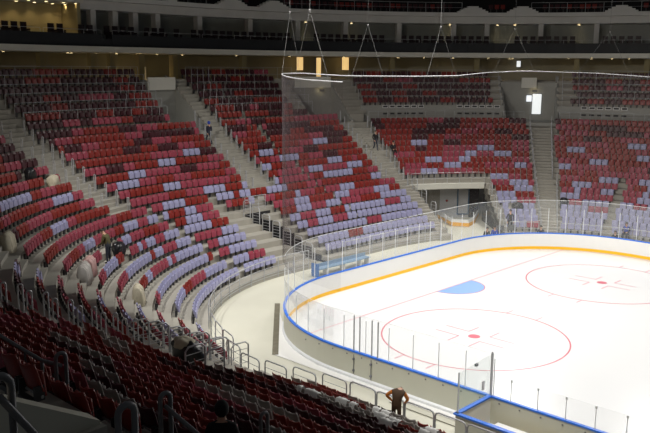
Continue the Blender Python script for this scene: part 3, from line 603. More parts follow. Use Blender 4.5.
# colour runs along each row: row, from, to (metres along the bowl), colour
COLS = {}
for q_ in '''18,16.7,17.3,M 17,14.9,15.6,M 16,14.4,15.6,M 15,13.8,14.0,R 15,14.0,14.8,P 15,14.8,15.6,M 14,13.2,14.0,R 14,14.0,14.8,M 14,14.8,15.7,P 13,12.4,13.0,R 13,13.0,14.0,P 13,14.0,15.0,R 13,15.0,15.6,P 12,12.1,13.1,L 12,13.1,13.9,R 12,13.9,14.8,P 12,14.8,15.6,R 11,13.8,14.8,L 11,14.8,15.7,P 17,16.8,17.3,M 17,17.3,18.0,P 17,18.0,19.2,R 16,16.7,17.2,R 16,17.2,18.0,M 16,18.0,18.8,P 15,16.9,18.0,P 15,18.0,18.5,R 14,16.8,18.1,R 13,16.9,17.6,P 12,16.9,17.1,R 11,10.0,10.6,P 11,10.6,12.9,R 11,12.9,13.8,P 11,13.8,14.8,L 11,14.8,15.7,P 10,9.8,10.7,R 10,10.7,12.7,P 10,12.7,14.6,R 10,14.6,15.5,P 9,8.4,10.6,P 9,10.5,11.7,R 9,11.5,12.7,L 9,12.6,13.5,P 9,13.5,15.1,R 8,9.0,10.4,R 8,10.4,14.1,P 7,10.5,11.4,P 7,11.3,12.5,L 7,12.5,13.0,P 19,18.9,19.5,M 19,19.5,20.5,P 19,20.5,21.0,R 19,21.0,23.5,M 18,18.7,20.3,R 18,20.3,21.0,M 18,21.0,22.1,P 18,22.1,24.5,R 17,18.3,20.3,R 17,20.3,21.0,P 17,21.0,23.9,M 16,18.0,18.8,P 16,18.8,20.3,R 16,20.3,21.0,M 16,21.0,22.3,P 16,22.3,23.3,R 15,17.6,17.9,P 15,17.9,19.6,R 15,19.6,20.3,M 15,20.3,21.1,R 15,21.1,22.4,M 15,22.4,22.7,P 14,17.3,20.3,R 14,20.3,22.1,P 13,16.9,17.8,P 13,17.8,18.6,M 13,18.6,19.4,P 13,19.4,20.3,R 13,20.3,21.2,L 13,21.2,21.5,R 12,16.8,18.5,R 12,18.5,19.4,L 12,19.4,21.1,P 11,16.9,17.5,P 11,17.5,18.5,L 11,18.5,19.4,P 11,19.4,20.3,R 11,20.3,20.7,P 10,18.2,19.3,R 10,19.3,20.3,L 18,21.8,22.2,P 18,22.2,25.2,R 17,21.3,25.3,M 16,21.1,22.3,P 16,22.3,25.4,R 15,20.7,21.1,R 15,21.1,22.4,M 15,22.4,24.0,P 15,24.0,25.5,R 14,20.4,22.4,P 14,22.4,24.0,L 14,24.0,25.5,M 13,20.0,20.3,R 13,20.3,21.2,L 13,21.2,24.0,R 13,24.0,25.6,P 12,19.6,21.2,P 12,21.2,22.5,M 12,22.5,24.1,P 12,24.1,25.6,R 11,19.2,19.4,P 11,19.4,20.2,R 11,20.2,21.2,P 11,21.2,24.0,R 11,24.0,25.7,P 10,18.7,19.3,R 10,19.3,20.3,L 10,20.3,24.2,P 10,24.2,25.8,R 18,27.3,29.9,R 18,29.9,31.4,P 17,27.4,30.5,M 17,30.5,30.9,R 16,27.5,28.4,R 16,28.4,30.2,P 15,27.6,29.6,R 14,27.7,28.9,R 13,27.6,28.2,R 11,16.9,17.5,P 11,17.5,18.5,L 11,18.5,19.4,P 11,19.4,20.3,R 11,20.3,20.7,P 10,16.9,17.4,P 10,17.6,19.4,R 10,19.4,20.3,L 9,17.0,19.3,P 9,19.3,19.8,R 10,14.6,15.5,P 9,13.7,15.5,R 8,12.6,15.1,P 8,15.1,16.1,R 8,16.1,18.1,P 8,18.1,19.3,L 7,14.0,14.8,R 7,14.7,15.9,L 7,15.8,16.7,P 7,16.7,17.1,L 7,17.2,18.1,L 7,18.0,18.7,R 7,12.4,13.6,P 6,13.8,14.3,L 6,14.3,15.5,P 6,15.4,16.5,R 6,16.4,17.1,P 6,17.3,18.1,R 5,14.6,15.5,L 5,15.4,16.2,P 5,16.2,17.2,L 10,18.7,19.3,R 10,19.3,20.3,L 10,20.3,24.2,P 10,24.2,25.8,R 9,18.1,19.3,P 9,19.3,20.2,R 9,20.2,21.2,P 9,21.2,22.7,L 9,22.7,24.2,R 9,24.2,25.2,L 8,17.5,18.1,P 8,18.1,19.4,L 8,19.4,20.8,R 8,21.3,22.9,L 8,22.9,23.3,R 8,23.3,23.8,L 7,16.8,17.1,L 7,17.2,18.0,L 7,18.0,19.1,R 7,19.1,19.7,L 7,19.7,20.7,P 6,16.0,16.4,R 6,16.4,17.1,P 6,17.4,18.5,R 6,18.4,19.6,L 6,19.6,20.6,P 7,21.4,22.2,P 7,22.2,23.7,R 5,15.4,16.2,P 5,16.1,17.2,L 5,17.4,19.7,L 5,19.7,20.7,R 4,16.1,17.1,L 4,17.4,19.5,P 4,19.4,20.6,L 3,17.3,18.7,P 3,18.7,20.7,L 7,11.0,11.6,P 7,11.2,12.6,L 7,12.4,13.6,P 5,10.9,12.0,L 5,11.7,12.9,R 5,12.8,13.8,P 5,14.2,14.6,P 5,14.6,15.5,L 5,15.4,16.2,P 5,16.2,17.2,L 4,10.6,13.8,L 4,14.0,15.0,L 4,14.9,16.2,P 4,16.2,16.4,L 3,10.9,12.0,L 3,11.9,13.8,P 3,14.4,15.0,P 3,14.9,15.3,L 2,5.9,9.6,P 2,12.2,13.7,L 4,16.4,17.2,L 4,17.4,19.5,P 4,19.5,20.6,L 3,15.3,17.2,L 3,17.3,18.7,P 3,18.7,20.8,L 2,14.0,16.8,L 2,16.7,17.2,R 2,17.2,18.3,P 2,18.3,20.8,L 1,13.0,13.7,P 1,13.5,14.9,P 1,14.7,17.1,L 1,17.2,19.4,L 1,19.3,20.6,P 0,13.8,17.0,L 0,17.2,20.8,L 22,28.6,31.6,M 22,31.6,32.5,R 22,32.5,34.6,M 21,28.0,30.0,R 21,30.0,32.2,M 21,32.2,33.7,R 21,33.7,34.4,M 20,28.1,29.0,M 20,29.0,31.1,R 20,31.1,31.6,M 20,31.7,32.3,P 20,32.3,33.5,M 19,28.3,32.4,R 19,32.4,33.3,M 18,27.4,30.2,R 18,30.2,31.5,P 18,31.5,32.2,M 18,32.2,33.2,R 17,27.4,30.4,M 17,30.4,31.3,R 17,31.3,32.0,P 17,32.0,33.0,M 16,27.5,28.2,R 16,28.2,30.0,P 16,30.0,31.4,R 16,31.4,32.7,M 15,27.6,32.4,R 14,27.7,29.7,R 14,29.7,31.2,M 14,31.2,32.0,R 13,27.6,29.2,R 13,29.2,30.8,L 13,30.8,31.6,R 17,31.6,32.0,P 17,32.0,34.1,M 17,34.1,35.6,R 16,31.2,32.7,M 16,32.7,33.5,R 16,33.5,35.0,M 16,35.0,35.7,R 15,30.6,33.4,R 15,33.4,34.2,P 15,34.2,35.6,M 14,29.9,31.2,M 14,31.2,32.8,R 14,32.8,33.5,P 14,33.5,34.3,L 14,34.3,35.0,M 14,35.0,35.8,R 13,29.2,30.8,L 13,30.8,31.7,R 13,31.7,32.6,P 13,32.6,33.3,M 13,33.3,35.8,R 12,28.4,29.2,R 12,29.2,30.7,P 12,30.7,31.8,L 12,31.8,32.6,R 12,32.6,33.4,P 12,33.4,34.2,M 12,34.2,35.5,R 11,27.8,28.9,L 11,28.9,30.4,R 11,30.4,31.6,P 11,31.6,33.2,R 11,33.2,34.1,L 11,34.1,34.9,R 11,34.9,35.2,P 10,27.9,28.4,R 10,28.7,31.6,P 10,31.6,32.5,L 10,32.5,34.2,P 10,34.2,35.0,L 9,27.9,31.4,P 9,31.4,32.3,R 9,32.3,34.1,L 9,34.1,34.6,R 8,27.9,30.4,R 8,30.4,31.6,P 8,31.6,34.2,R 7,32.3,33.4,L 7,33.4,33.8,R 8,27.9,30.3,R 8,30.3,31.6,P 8,31.6,32.8,R 7,28.1,28.7,L 7,28.7,30.2,P 7,30.2,31.4,R 7,31.4,32.4,P 7,32.4,33.5,L 7,33.4,33.8,R 7,24.9,25.8,P 6,24.8,27.2,P 6,27.2,28.8,L 6,28.7,31.6,R 6,31.6,32.5,L 6,32.5,33.4,P 5,24.9,26.9,R 5,26.8,28.3,L 5,28.3,29.8,P 5,29.8,31.3,L 5,31.3,32.8,P 4,24.9,26.4,L 4,26.4,27.9,P 4,27.9,29.4,L 4,29.4,30.9,R 4,30.9,32.3,L 3,24.9,26.0,L 3,25.9,27.5,P 3,27.4,28.9,L 3,28.9,30.5,P 3,30.5,31.6,L 2,24.9,30.7,L 10,33.7,34.2,P 10,34.2,35.2,L 10,35.2,35.7,R 9,33.3,34.1,L 9,34.1,35.0,R 9,35.0,36.0,P 8,32.8,35.0,R 8,35.2,36.2,L 7,32.4,33.5,L 7,33.4,35.1,R 7,35.1,36.0,P 6,31.8,32.6,L 6,32.5,34.3,P 6,34.3,35.3,L 6,35.3,36.3,R 5,31.3,32.9,P 5,32.9,34.2,R 5,34.2,36.2,L 4,30.4,30.9,R 4,30.8,34.3,L 4,34.3,35.4,P 4,35.4,36.3,L 3,29.5,30.4,P 3,30.4,36.3,L 2,28.6,31.4,L 2,31.4,32.6,P 2,32.6,36.2,L 18,37.0,37.7,M 18,37.7,39.8,R 18,39.8,40.6,P 18,40.6,41.3,M 17,37.0,37.5,M 17,37.5,39.7,R 17,39.7,41.2,M 16,37.0,38.8,R 16,38.8,40.4,M 16,40.4,41.1,R 15,36.8,38.7,R 15,38.7,39.4,M 15,39.4,40.2,R 15,40.2,41.0,P 14,36.8,38.5,R 14,38.5,39.3,L 14,39.3,40.1,R 14,40.1,40.9,M 13,36.9,37.5,L 13,37.5,38.4,R 13,38.4,39.2,M 13,39.2,40.0,R 13,40.0,40.8,P 12,37.0,38.2,P 12,38.2,39.9,R 12,39.9,40.7,P 11,37.1,38.6,R 11,38.6,39.5,L 11,39.5,40.4,P 11,40.4,40.6,L 10,37.3,38.5,P 10,38.5,39.4,R 10,39.4,40.4,L 18,40.8,41.2,M 18,41.2,43.4,R 18,43.4,44.2,M 17,40.7,41.2,M 17,41.2,41.9,R 17,41.9,42.7,P 17,42.7,44.2,R 16,40.6,41.1,R 16,41.1,41.9,P 16,41.9,42.6,R 16,42.6,43.4,M 16,43.4,44.2,R 15,40.5,41.0,P 15,41.0,43.4,R 15,43.4,44.2,M 14,40.4,40.9,M 14,40.9,41.7,R 14,41.7,42.6,P 14,42.6,43.4,R 14,43.4,44.2,P 13,40.3,41.7,P 13,41.7,42.5,L 13,42.5,43.4,R 13,43.4,44.2,P 12,40.2,40.8,P 12,40.8,41.6,L 12,41.6,42.5,P 12,42.5,43.4,L 12,43.4,44.2,R 11,40.0,40.4,P 11,40.4,41.2,L 11,41.2,43.3,R 11,43.3,44.2,P 10,39.9,40.4,L 10,40.4,41.6,R 10,41.6,43.2,P 10,43.2,44.1,L 9,41.8,44.2,R 8,41.7,42.7,L 8,42.7,43.6,P 8,43.6,44.3,R 18,45.3,45.7,M 18,45.7,46.4,R 18,46.4,47.0,P 18,47.0,49.3,R 17,45.3,46.3,P 17,46.3,47.0,R 17,47.0,48.5,M 17,48.5,49.4,R 16,45.3,45.8,R 16,45.8,46.8,P 16,46.8,47.6,R 16,47.6,49.1,M 16,49.1,49.4,P 15,45.3,45.9,P 15,45.9,46.6,R 15,46.6,47.4,M 15,47.4,48.2,R 15,48.2,49.0,P 15,49.0,49.6,R 14,45.4,46.2,R 14,46.2,47.8,P 14,47.8,48.6,R 14,48.6,49.4,L 14,49.4,49.6,R 13,45.4,45.9,R 13,45.9,46.8,L 13,46.8,47.6,R 13,47.6,47.9,P 13,47.9,49.2,R 13,49.2,49.7,P 12,45.4,46.6,R 12,46.6,47.5,P 12,47.5,49.2,R 12,49.2,49.8,L 11,45.5,46.4,P 11,46.4,47.2,R 11,47.2,48.1,L 11,48.1,49.9,R 10,45.5,46.1,L 10,46.1,48.0,P 10,48.0,48.9,R 10,48.9,50.0,P 9,45.6,46.6,R 9,46.6,46.9,P 9,46.9,47.5,R 9,47.5,50.2,P 8,45.8,46.8,P 8,46.8,47.7,R 8,47.7,48.8,L 8,45.8,46.8,P 8,46.8,47.7,R 8,47.7,48.8,L 8,49.0,49.7,P 8,49.7,50.3,L 7,45.7,46.4,R 7,46.4,47.4,L 7,47.4,48.8,P 7,49.0,49.7,P 7,49.7,50.5,R 6,46.3,47.0,L 6,47.0,48.0,P 6,48.0,48.8,L 6,49.2,50.2,P 6,50.2,50.6,L 5,45.8,47.0,L 5,47.0,48.8,P 5,49.0,50.1,P 5,50.1,50.8,L 4,46.0,47.2,P 4,47.2,48.7,L 4,49.2,50.0,L 4,50.0,51.0,P 3,45.9,47.5,L 3,47.5,48.7,P 3,49.0,51.2,L 2,45.9,48.8,L 2,49.2,51.4,L 1,46.0,48.9,L 1,49.4,51.7,L'''.split():
    r_ = q_.split(','); COLS.setdefault(int(r_[0]), []).append((float(r_[1]), float(r_[2]), r_[3]))
blocked = []   # (x, y, radius) kept free of seats
SEATS = []     # (x, y, z, angle, colour, k, section, index)
def in_cut(u, cuts, m=.0): return any(a - m < u < b + m for a, b in cuts)
COVERED = []
def fill_seats():
    for k in range(KTOP + 1):
        g = right_gap(k)
        cuts = list(holes(k)) + list(aisles(k))
        if g: cuts.append(g)
        if k >= 20: cuts += [(1.0, 3.4), (7.0, 8.6), (26.9, 28.35), (33.9, 37.1), (42.9, 46.0), (15.4, 16.9)]
        if k <= 6: cuts += [(20.75, 25.05), (-1.8, 2.9)]
        if k == 7: cuts += [(20.75, 21.5), (24.1, 25.0)]
        if k == 8: cuts.append((20.9, 21.3))
        cuts.append((UNEAR - .01, UNEAR + .01))
        if k <= 8: cuts.append((41.4, 41.75))
        cuts.append((USPLIT - .01, USPLIT + .01))
        segs = clip((UMIN, 54.5), cuts)
        for si, (a, b) in enumerate(segs):
            d = D(k, (a + b) / 2) + .62
            # split at the ends of arcs so that spacing stays even
            pos = []; u = a + .28 / stretch(a + .01, d)
            while u < b - .24 / stretch(b - .01, d): pos.append(u); u += .515 / stretch(u, d)
            slack = (b - .26 / stretch(b - .01, d)) - pos[-1] if pos else 0
            run = 0; col = None; pr = None
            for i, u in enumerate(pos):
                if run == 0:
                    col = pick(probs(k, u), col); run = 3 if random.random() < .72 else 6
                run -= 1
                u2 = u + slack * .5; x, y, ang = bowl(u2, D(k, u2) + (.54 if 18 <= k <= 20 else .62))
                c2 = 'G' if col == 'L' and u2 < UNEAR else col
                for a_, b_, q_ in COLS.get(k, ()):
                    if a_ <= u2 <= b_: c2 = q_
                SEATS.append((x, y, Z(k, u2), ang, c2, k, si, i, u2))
# ---- hand rail hoops in the aisles
def hoop_mesh(h=1.15, w=.17, r=.028, skew=0):
    mb = MB(); pts = [(0, -w / 2, 0), (0, -w / 2, h - w / 2)]
    for i in range(1, 8): a = PI - PI * i / 8; pts.append((0, w / 2 * math.cos(a), h - w / 2 + w / 2 * math.sin(a)))
    pts += [(0, w / 2, h - w / 2), (0, w / 2, 0)]; mb.tube(pts, r, 8); return mb
fl_me = MB()
fl_me.box((0, 0, .008), (.09, .28, .014))
flange_mesh = fl_me.mesh('base_flange', M['steel'])
hoop_me = hoop_mesh().mesh('rail_tube', M['steel']); hoop_thin = hoop_mesh(1.05, .12, .028).mesh('rail_tube', M['steel'])
def hoop(x, y, z, ang, label, group, me=None):
    t = thing('handrail_hoop', label, 'handrail', (x, y, z), ang + PI / 2, group)
    linked('rail_tube', me or hoop_me, t); linked('base_flange', flange_mesh, t); blocked.append((x, y, .16)); return t
an = 0
def aisle_hoops(ks, ufun, where, group, me=None, dd=.35):
    for j, k in enumerate(ks):
        u0 = ufun(k); x_, y_, a_ = bowl(u0, D(k, u0) + dd); hoop(x_, y_, Z(k, u0), a_, 'grey hoop handrail %s, %s step up' % (where, ordw(j + 1)), group, me)
aisle_hoops([5, 6, 7, 8, 9, 10, 11], lambda k: 2.55, 'on the left of the near lower stair', 'hoops of the near stair')
aisle_hoops([6, 7, 8, 9, 10, 11], lambda k: 1.95, 'on the right of the near lower stair', 'hoops of the near stair')
aisle_hoops(range(9, 20), lambda k: 16.62, 'on the right of the left corner stair', 'hoops of the left corner stair', hoop_thin)
aisle_hoops(range(10, 20), lambda k: 15.72, 'on the left of the left corner stair', 'hoops of the left corner stair', hoop_thin)
aisle_hoops(range(9, 20), lambda k: 27.36 + (k - 9) / 10., 'on the right of the wide centre stair', 'hoops of the centre stair', hoop_thin)
aisle_hoops(range(9, 20), lambda k: 25.25 + (k - 9) / 10., 'on the left of the wide centre stair', 'hoops of the centre stair', hoop_thin)
aisle_hoops(range(8, 19), lambda k: 36.92, 'on the right of the far corner stair', 'hoops of the far corner stair', hoop_thin)
aisle_hoops(range(8, 19), lambda k: 35.8, 'on the left of the far corner stair', 'hoops of the far corner stair', hoop_thin)
aisle_hoops(range(0, 19), lambda k: 44.34, 'on the left of the straight right stair', 'hoops of the right stair', hoop_thin)
aisle_hoops(range(0, 19), lambda k: 45.27 if k > 8 else 45.5, 'on the right of the straight right stair', 'hoops of the right stair', hoop_thin)
# foreground hoops and rails
def fg_hoop(x, y, top, label, rail_to=None, w=.17, r=.034):
    k = max(0, int((-y - CY - RC + .05) / .8)); z = zf(min(k, KTOP)); h = top - z
    t = thing('handrail_hoop', label, 'handrail', (x, y, z), 0, 'thick hoops in the foreground')
    hoop_mesh(h, w, r).build('rail_tube', M['steel_dark'], t); linked('base_flange', flange_mesh, t); blocked.append((x, y, .26))
    if rail_to:
        w_ = MB(); w_.tube([(0, 0, h * .80)] + [(p[0] - x, p[1] - y, p[2] - z) for p in rail_to], r * .95, 8); w_.build('side_rail', M['steel_dark'], t)
        for p in rail_to:
            zz = zf(min(KTOP, max(0, int((-p[1] - CY - RC + .05) / .8)))) - z
            w_ = MB(); w_.tube([(p[0] - x, p[1] - y, zz), (p[0] - x, p[1] - y, p[2] - z)], r * .9, 8); w_.build('rail_post', M['steel_dark'], t)
fg_hoop(15.25, -33.32, 8.45, 'dark hoop with sloping rail behind the low concrete wall', [(14.62, -33.32, 8.16), (14.05, -33.32, 8.18), (12.6, -33.32, 8.24)])
fg_hoop(17.65, -33.05, 8.42, 'dark hoop with side rail among foreground seats, right of the low wall', [(18.6, -33.05, 8.0), (19.6, -33.05, 7.9)])
fg_hoop(16.3, -30.0, 6.72, 'dark hoop among foreground seats, rightmost at the bottom edge')
fg_hoop(19.55, -34.85, 9.40, 'thick dark hoop at the right end of the low concrete wall', None, .2, .038)
fg_hoop(21.87, -37.17, 11.03, 'thickest dark hoop at the lower left corner', [(21.96, -37.0, 10.63), (22.08, -36.72, 10.12)], .17, .026)
# low concrete wall of the near vomitory
lw = MB(); A_ = (17.62, -34.1); 
lw.add([(17.45, -34.12, 6.8), (17.75, -34.12, 6.8), (17.75, -34.12, 8.40), (17.45, -34.12, 8.40), (17.45, -39.5, 6.8), (17.75, -39.5, 6.8), (17.75, -39.5, 11.36), (17.45, -39.5, 11.36)],
       [(0, 1, 2, 3), (5, 4, 7, 6), (1, 5, 6, 2), (4, 0, 3, 7), (3, 2, 6, 7)])
tag(lw.build('wall_near_vomitory', M['floor']), kind='structure')

# rails in front of the upper rows
sect = [(3.4, 7.0, 'near left'), (8.6, 14.1, 'left'), (16.8, 23.9, 'left centre'), (28.6, 34.7, 'right centre'), (37.1, 43.2, 'right'), (45.7, 52.0, 'far right')]
for a, b, nm in sect[1:]:
    for k in range(21 if a > 37 else 20, 26):
        rail('row_rail', 'grey guard rail of the %s upper block, %s rail from its bottom' % (nm, ordw(k - 19)), 'railing', a, b, D(k, a) + .07, Z(k, a), 1.0 if k > 20 else .95, 1.55, .019, 'guard rails of the upper rows', (), 'steel')
rail('press_rail', 'thin rail before the grey panel wall, left of the exit', 'railing', 37.1, 44.1, 15.25, zf(18) + .42, 1.0, .9, .02, None, (.35, .68))
rail('press_rail', 'thin rail before the grey panel wall, right of the exit', 'railing', 45.6, 53, 15.25, zf(18) + .42, 1.0, .9, .02, None, (.35, .68))
rail('platform_rail', 'rail on the concrete platform above the far gate', 'railing', 37.2, 41.5, 6.85, zf(8), .95, 1.1, .022, None, (.5,))
rail('platform_rail', 'rail on the ledge over the dark lower vomitory', 'railing', 22.7, 24.6, D(7, 24) - .02, Z(7, 24), 1.0, .55, .022, None, (.2, .4, .6, .8))
# front rails
rail('front_rail', 'curved grey rail below the lavender front row at left', 'railing', 9.3, 22.9, -.02, .0, 1.25, 1.35, .028, None, (.2, .35, .75))
rail('front_rail', 'grey rail along the front row behind the end glass', 'railing', 26.4, 36.2, -.02, .0, 1.25, 1.35, .028, None, (.2, .35, .75))
rail('front_rail', 'grey rail along the front row behind the far corner glass', 'railing', 41.9, 44.1, -.02, .0, 1.25, 1.35, .028, None, (.2, .35, .75))
rail('front_rail', 'grey rail along the front row right of the far stair', 'railing', 45.7, 53, -.02, .0, 1.25, 1.35, .028, None, (.2, .35, .75))
# inverted U barrier panels along the near front
def barrier(u0, wd, d, z0, h, label, group, bars=4, legs=True):
    x_, y_, a_ = bowl(u0, d); t = thing('barrier_panel', label, 'barrier', (x_, y_, z0), a_ + PI / 2, group); r = .028; c = .14
    pts = [(-wd / 2, 0, 0), (-wd / 2, 0, h - c), (-wd / 2 + c * .3, 0, h - c * .3), (-wd / 2 + c, 0, h), (wd / 2 - c, 0, h), (wd / 2 - c * .3, 0, h - c * .3), (wd / 2, 0, h - c), (wd / 2, 0, 0)]
    w = MB(); w.tube(pts, r, 8); w.build('frame', M['steel'], t)
    for i in range(bars):
        z = h * (i + 1) / (bars + 1.0); w = MB(); w.tube([(-wd / 2, 0, z), (wd / 2, 0, z)], .012, 6); w.build('bar', M['steel'], t)
u0 = 1.2; i = 0
while u0 > -12.5:
    barrier(u0, 1.22, -.3 + max(0, min(.95, (u0 + 3.2) * .24)), .0, 1.5, 'inverted-U barrier panel along the near walkway, %s from the stair' % ordw(i + 1), 'barriers along the near walkway', 4 if u0 > -3.2 else 1)
    u0 -= 1.28; i += 1
for i, (u0, d_) in enumerate(((3.0, .3), (4.3, -.05), (5.6, -.05), (6.8, -.05))): barrier(u0, 1.2, d_, 0.0, 1.45, 'barrier panel left of the near stair foot, %s along the walkway' % ordw(i + 1), 'barriers left of the near stair', 3)
# short radial barriers at the foot of the near stair
def radial_barrier(u0, d, wd, z0, h, label, group, bars=3):
    x_, y_, a_ = bowl(u0, d); t = thing('barrier_panel', label, 'barrier', (x_, y_, z0), a_, group); c = .14
    pts = [(-wd / 2, 0, 0), (-wd / 2, 0, h - c), (-wd / 2 + c, 0, h), (wd / 2 - c, 0, h), (wd / 2, 0, h - c), (wd / 2, 0, 0)]
    w = MB(); w.tube(pts, .028, 8); w.build('frame', M['steel'], t)
    for i in range(bars): w = MB(); w.tube([(-wd / 2, 0, h * (i + 1) / (bars + 1.)), (wd / 2, 0, h * (i + 1) / (bars + 1.))], .012, 6); w.build('bar', M['steel'], t)
for i, k in enumerate((1, 2, 3, 4)):
    radial_barrier(2.85, D(k, 2.85) + .35, .8, Z(k, 2.85), 1.15, 'barrier beside the near stair, %s step up on its left' % ordw(i + 1), 'barriers beside the near stair')
for i, k in enumerate((1, 2, 3, 4, 5, 6)):
    radial_barrier(1.35, D(k, 1.35) + .35, .82, Z(k, 1.35), 1.15, 'barrier beside the near stair, %s step up on its right' % ordw(i + 1), 'barriers beside the near stair')
    if k in (5, 6): radial_barrier(-1.55, D(k, -1.5) + .35, .8, Z(k, -1.5), 1.1, 'barrier at the seat ends right of the near stair, %s' % ('lower' if k == 5 else 'upper'), 'barriers beside the near stair')
for i, k in enumerate((0, 1, 2, 3, 4, 5, 6)):
    radial_barrier(22.55 + .14 * (6 - k), D(k, 22.7) + .4, .7, Z(k, 22.7), 1.2, 'barred panel along the dark vomitory, %s step up' % ordw(i + 1), 'barriers along the dark vomitory', 5)
for i, k in enumerate((1, 3, 5, 7)):
    radial_barrier(37.1, D(k, 37.1) + .35, .8, Z(k, 37.1), 1.1, 'barred panel left of the far gate, %s from the front' % ordw(i + 1), 'barriers left of the far gate', 3)
for i, k in enumerate((0, 2, 4, 6)):
    radial_barrier(41.62, .8 * k + .35, .8, zf(k), 1.1, 'barred panel right of the far gate, %s from the front' % ordw(i + 1), 'barriers right of the far gate', 3)

# ------------------------------------------------------------------ covered seats, sacks
def lump(name, label, cat, loc, size, mname, seed=1, rz=0, part=None):
    rnd = random.Random(seed); mb = MB(); nu, nv = 18, 12; vs = []; ph = [rnd.uniform(0, 6.28) for _ in range(8)]
    def wob(t, a): return 1 + .17 * math.sin(3 * a + ph[0] + 2 * t) + .12 * math.sin(5 * a + ph[1]) * math.sin(t * 3 + ph[2]) + .05 * math.sin(9 * a + ph[3] + 5 * t)
    for i in range(nv + 1):
        t = PI * i / nv
        for j in range(nu):
            a = 2 * PI * j / nu; w = wob(t, a); s = math.sin(t) ** .6
            vs.append((size[0] / 2 * s * math.cos(a) * w, size[1] / 2 * s * math.sin(a) * w, size[2] / 2 * (1 + math.copysign(abs(math.cos(t)) ** .8, math.cos(t)) * (1 + .08 * math.sin(4 * a + ph[4])))))
    fs = []
    for i in range(nv):
        for j in range(nu): fs.append((i * nu + j, (i + 1) * nu + j, (i + 1) * nu + (j + 1) % nu, i * nu + (j + 1) % nu))
    mb.add(vs, fs, 0, True); o = mb.build(name, M[mname], None, loc, rz); zmin = min(v[2] for v in vs)
    return tag(o, label, cat)
def on(u, k, dd=.5): x_, y_, a_ = bowl(u, D(k, u) + dd); return (x_, y_, Z(k, u)), a_
def cover(u, k, n, mname, label, seed):
    n = max(1.5, n - .8)
    """a dust sheet over n folded seats: a draped shell with pleats"""
    (x_, y_, z_), a_ = on(u, k, .62); rnd = random.Random(seed); mb = MB(); L = .52 * n + .12; nu = int(10 * n); prof = [(.30, .02), (.26, .35), (.20, .74), (.06, .92), (-.08, .95), (-.18, .84), (-.22, .5), (-.2, .06)]
    vs = []; 
    for i in range(nu + 1):
        tx = i / nu * 2 - 1; e = 1 - .15 * max(0, abs(tx) - .8) / .2
        for j, (y, z) in enumerate(prof): vs.append((tx * L / 2 + rnd.uniform(-.01, .01), y * e + .06 * math.sin(i * 1.9 + j * .4 + seed) * (1 if z < .9 else .3) + rnd.uniform(-.012, .012), z * (1 - .12 * (1 - e)) + rnd.uniform(-.015, .015) + .02 * math.sin(i * 1.1)))
    n2 = len(prof); fs = [(i * n2 + j, i * n2 + j + 1, (i + 1) * n2 + j + 1, (i + 1) * n2 + j) for i in range(nu) for j in range(n2 - 1)]
    fs += [tuple(range(n2))[::-1], tuple(nu * n2 + j for j in range(n2))]
    mb.add(vs, fs, 0, True); o = mb.build('seat_cover', M[mname], None, (x_, y_, z_), a_ + PI / 2); tag(o, label, 'dust sheet'); 
    COVERED.append((u, k, (L / 2 + .2) / stretch(u, D(k, u))))
cover(8.95, 10, 2, 'cloth', 'beige dust sheet over seats at the far left edge', 3)
cover(9.05, 6, 3, 'plastic', 'pale crumpled plastic over a row end below the worker', 4)
cover(10.0, 6, 2, 'cover_pink', 'pinkish plastic sheet over seats beside the worker', 5)
cover(8.95, 3, 2, 'cloth', 'beige dust sheet over a row end beside the corner stair', 6)
(p_, a_) = on(15.1, 13, .42); lump('cloth_sack', 'beige sack lying on the red seats at left', 'sack', p_, (.95, .6, .86), 'cloth', 8, a_ + PI / 2)
(p_, a_) = on(14.6, 14, .45); lump('black_coat', 'black coat lying on red seats behind the beige sack', 'coat', p_, (.8, .55, .92), 'bag', 9, a_ + PI / 2)
(p_, a_) = on(12.75, 6, .25); lump('rubbish_bag', 'black rubbish bag on the steps beside the worker in olive', 'bag', p_, (.95, .62, .85), 'bag', 10, a_ + PI / 2)
(p_, a_) = on(.1, 5, .3); lump('rubbish_bag', 'open black bag stuffed with pale cloth at the near stair', 'bag', p_, (1.25, .7, 1.0), 'bag', 11, .2)
lump('cloth_bundle', 'cream cloth bundle showing in the open black bag', 'cloth', (p_[0], p_[1] - .12, p_[2] + .7), (.7, .62, .42), 'cloth', 12, .2)
(p_, a_) = on(45.9, 4, .45); lump('black_coat', 'black coat left on a seat right of the straight stair', 'coat', p_, (.6, .5, .92), 'bag', 13, a_ + PI / 2)
(p_, a_) = on(42.95, 3, .45); lump('black_coat', 'dark coat on lavender seats left of the straight stair', 'coat', p_, (.85, .5, .9), 'bag', 14, a_ + PI / 2)

for u_, k_, dd_, r_ in ((12.75, 6, .4, .5), (.1, 5, .3, .6), (45.9, 4, .5, .25), (42.95, 3, .5, .3), (14.6, 14, .5, .3), (15.1, 13, .5, .35), (37.22, 13, .4, .25), (11.75, 6, .4, .3)):
    q_ = bowl(u_, D(k_, u_) + dd_); blocked.append((q_[0], q_[1], r_))
blocked.append((17.95, -32.3, .25)); blocked.append((17.6, -32.9, .1))
fill_seats()
drop = set()
for i, (x, y, z, ang, col, k, si, ii, u) in enumerate(SEATS):
    if any(math.hypot(x - bx, y - by) < r_ + .2 for bx, by, r_ in blocked if abs(bx - x) < 1 and abs(by - y) < 1): drop.add(i)
    if any(kk == k and abs(u - uu) < ww for uu, kk, ww in COVERED): drop.add(i)
    if u < 1 and ((k >= 18 and x > 17.0) or k > 19): drop.add(i)
    if math.hypot(x - CP.x, y - CP.y) < 3: drop.add(i)
keep = [s for i, s in enumerate(SEATS) if i not in drop]
vis = []
for j, s in enumerate(keep):
    q = px((s[0], s[1], s[2] + .7))
    if q and -4 < q[0] < 654 and -4 < q[1] < 440: vis.append((q[2], j))
vis.sort(); near = [j for _, j in vis[:300]]; nearset = set(near)
byrow = {}
for j in near: byrow.setdefault(keep[j][5], []).append(j)
rows = sorted(byrow)
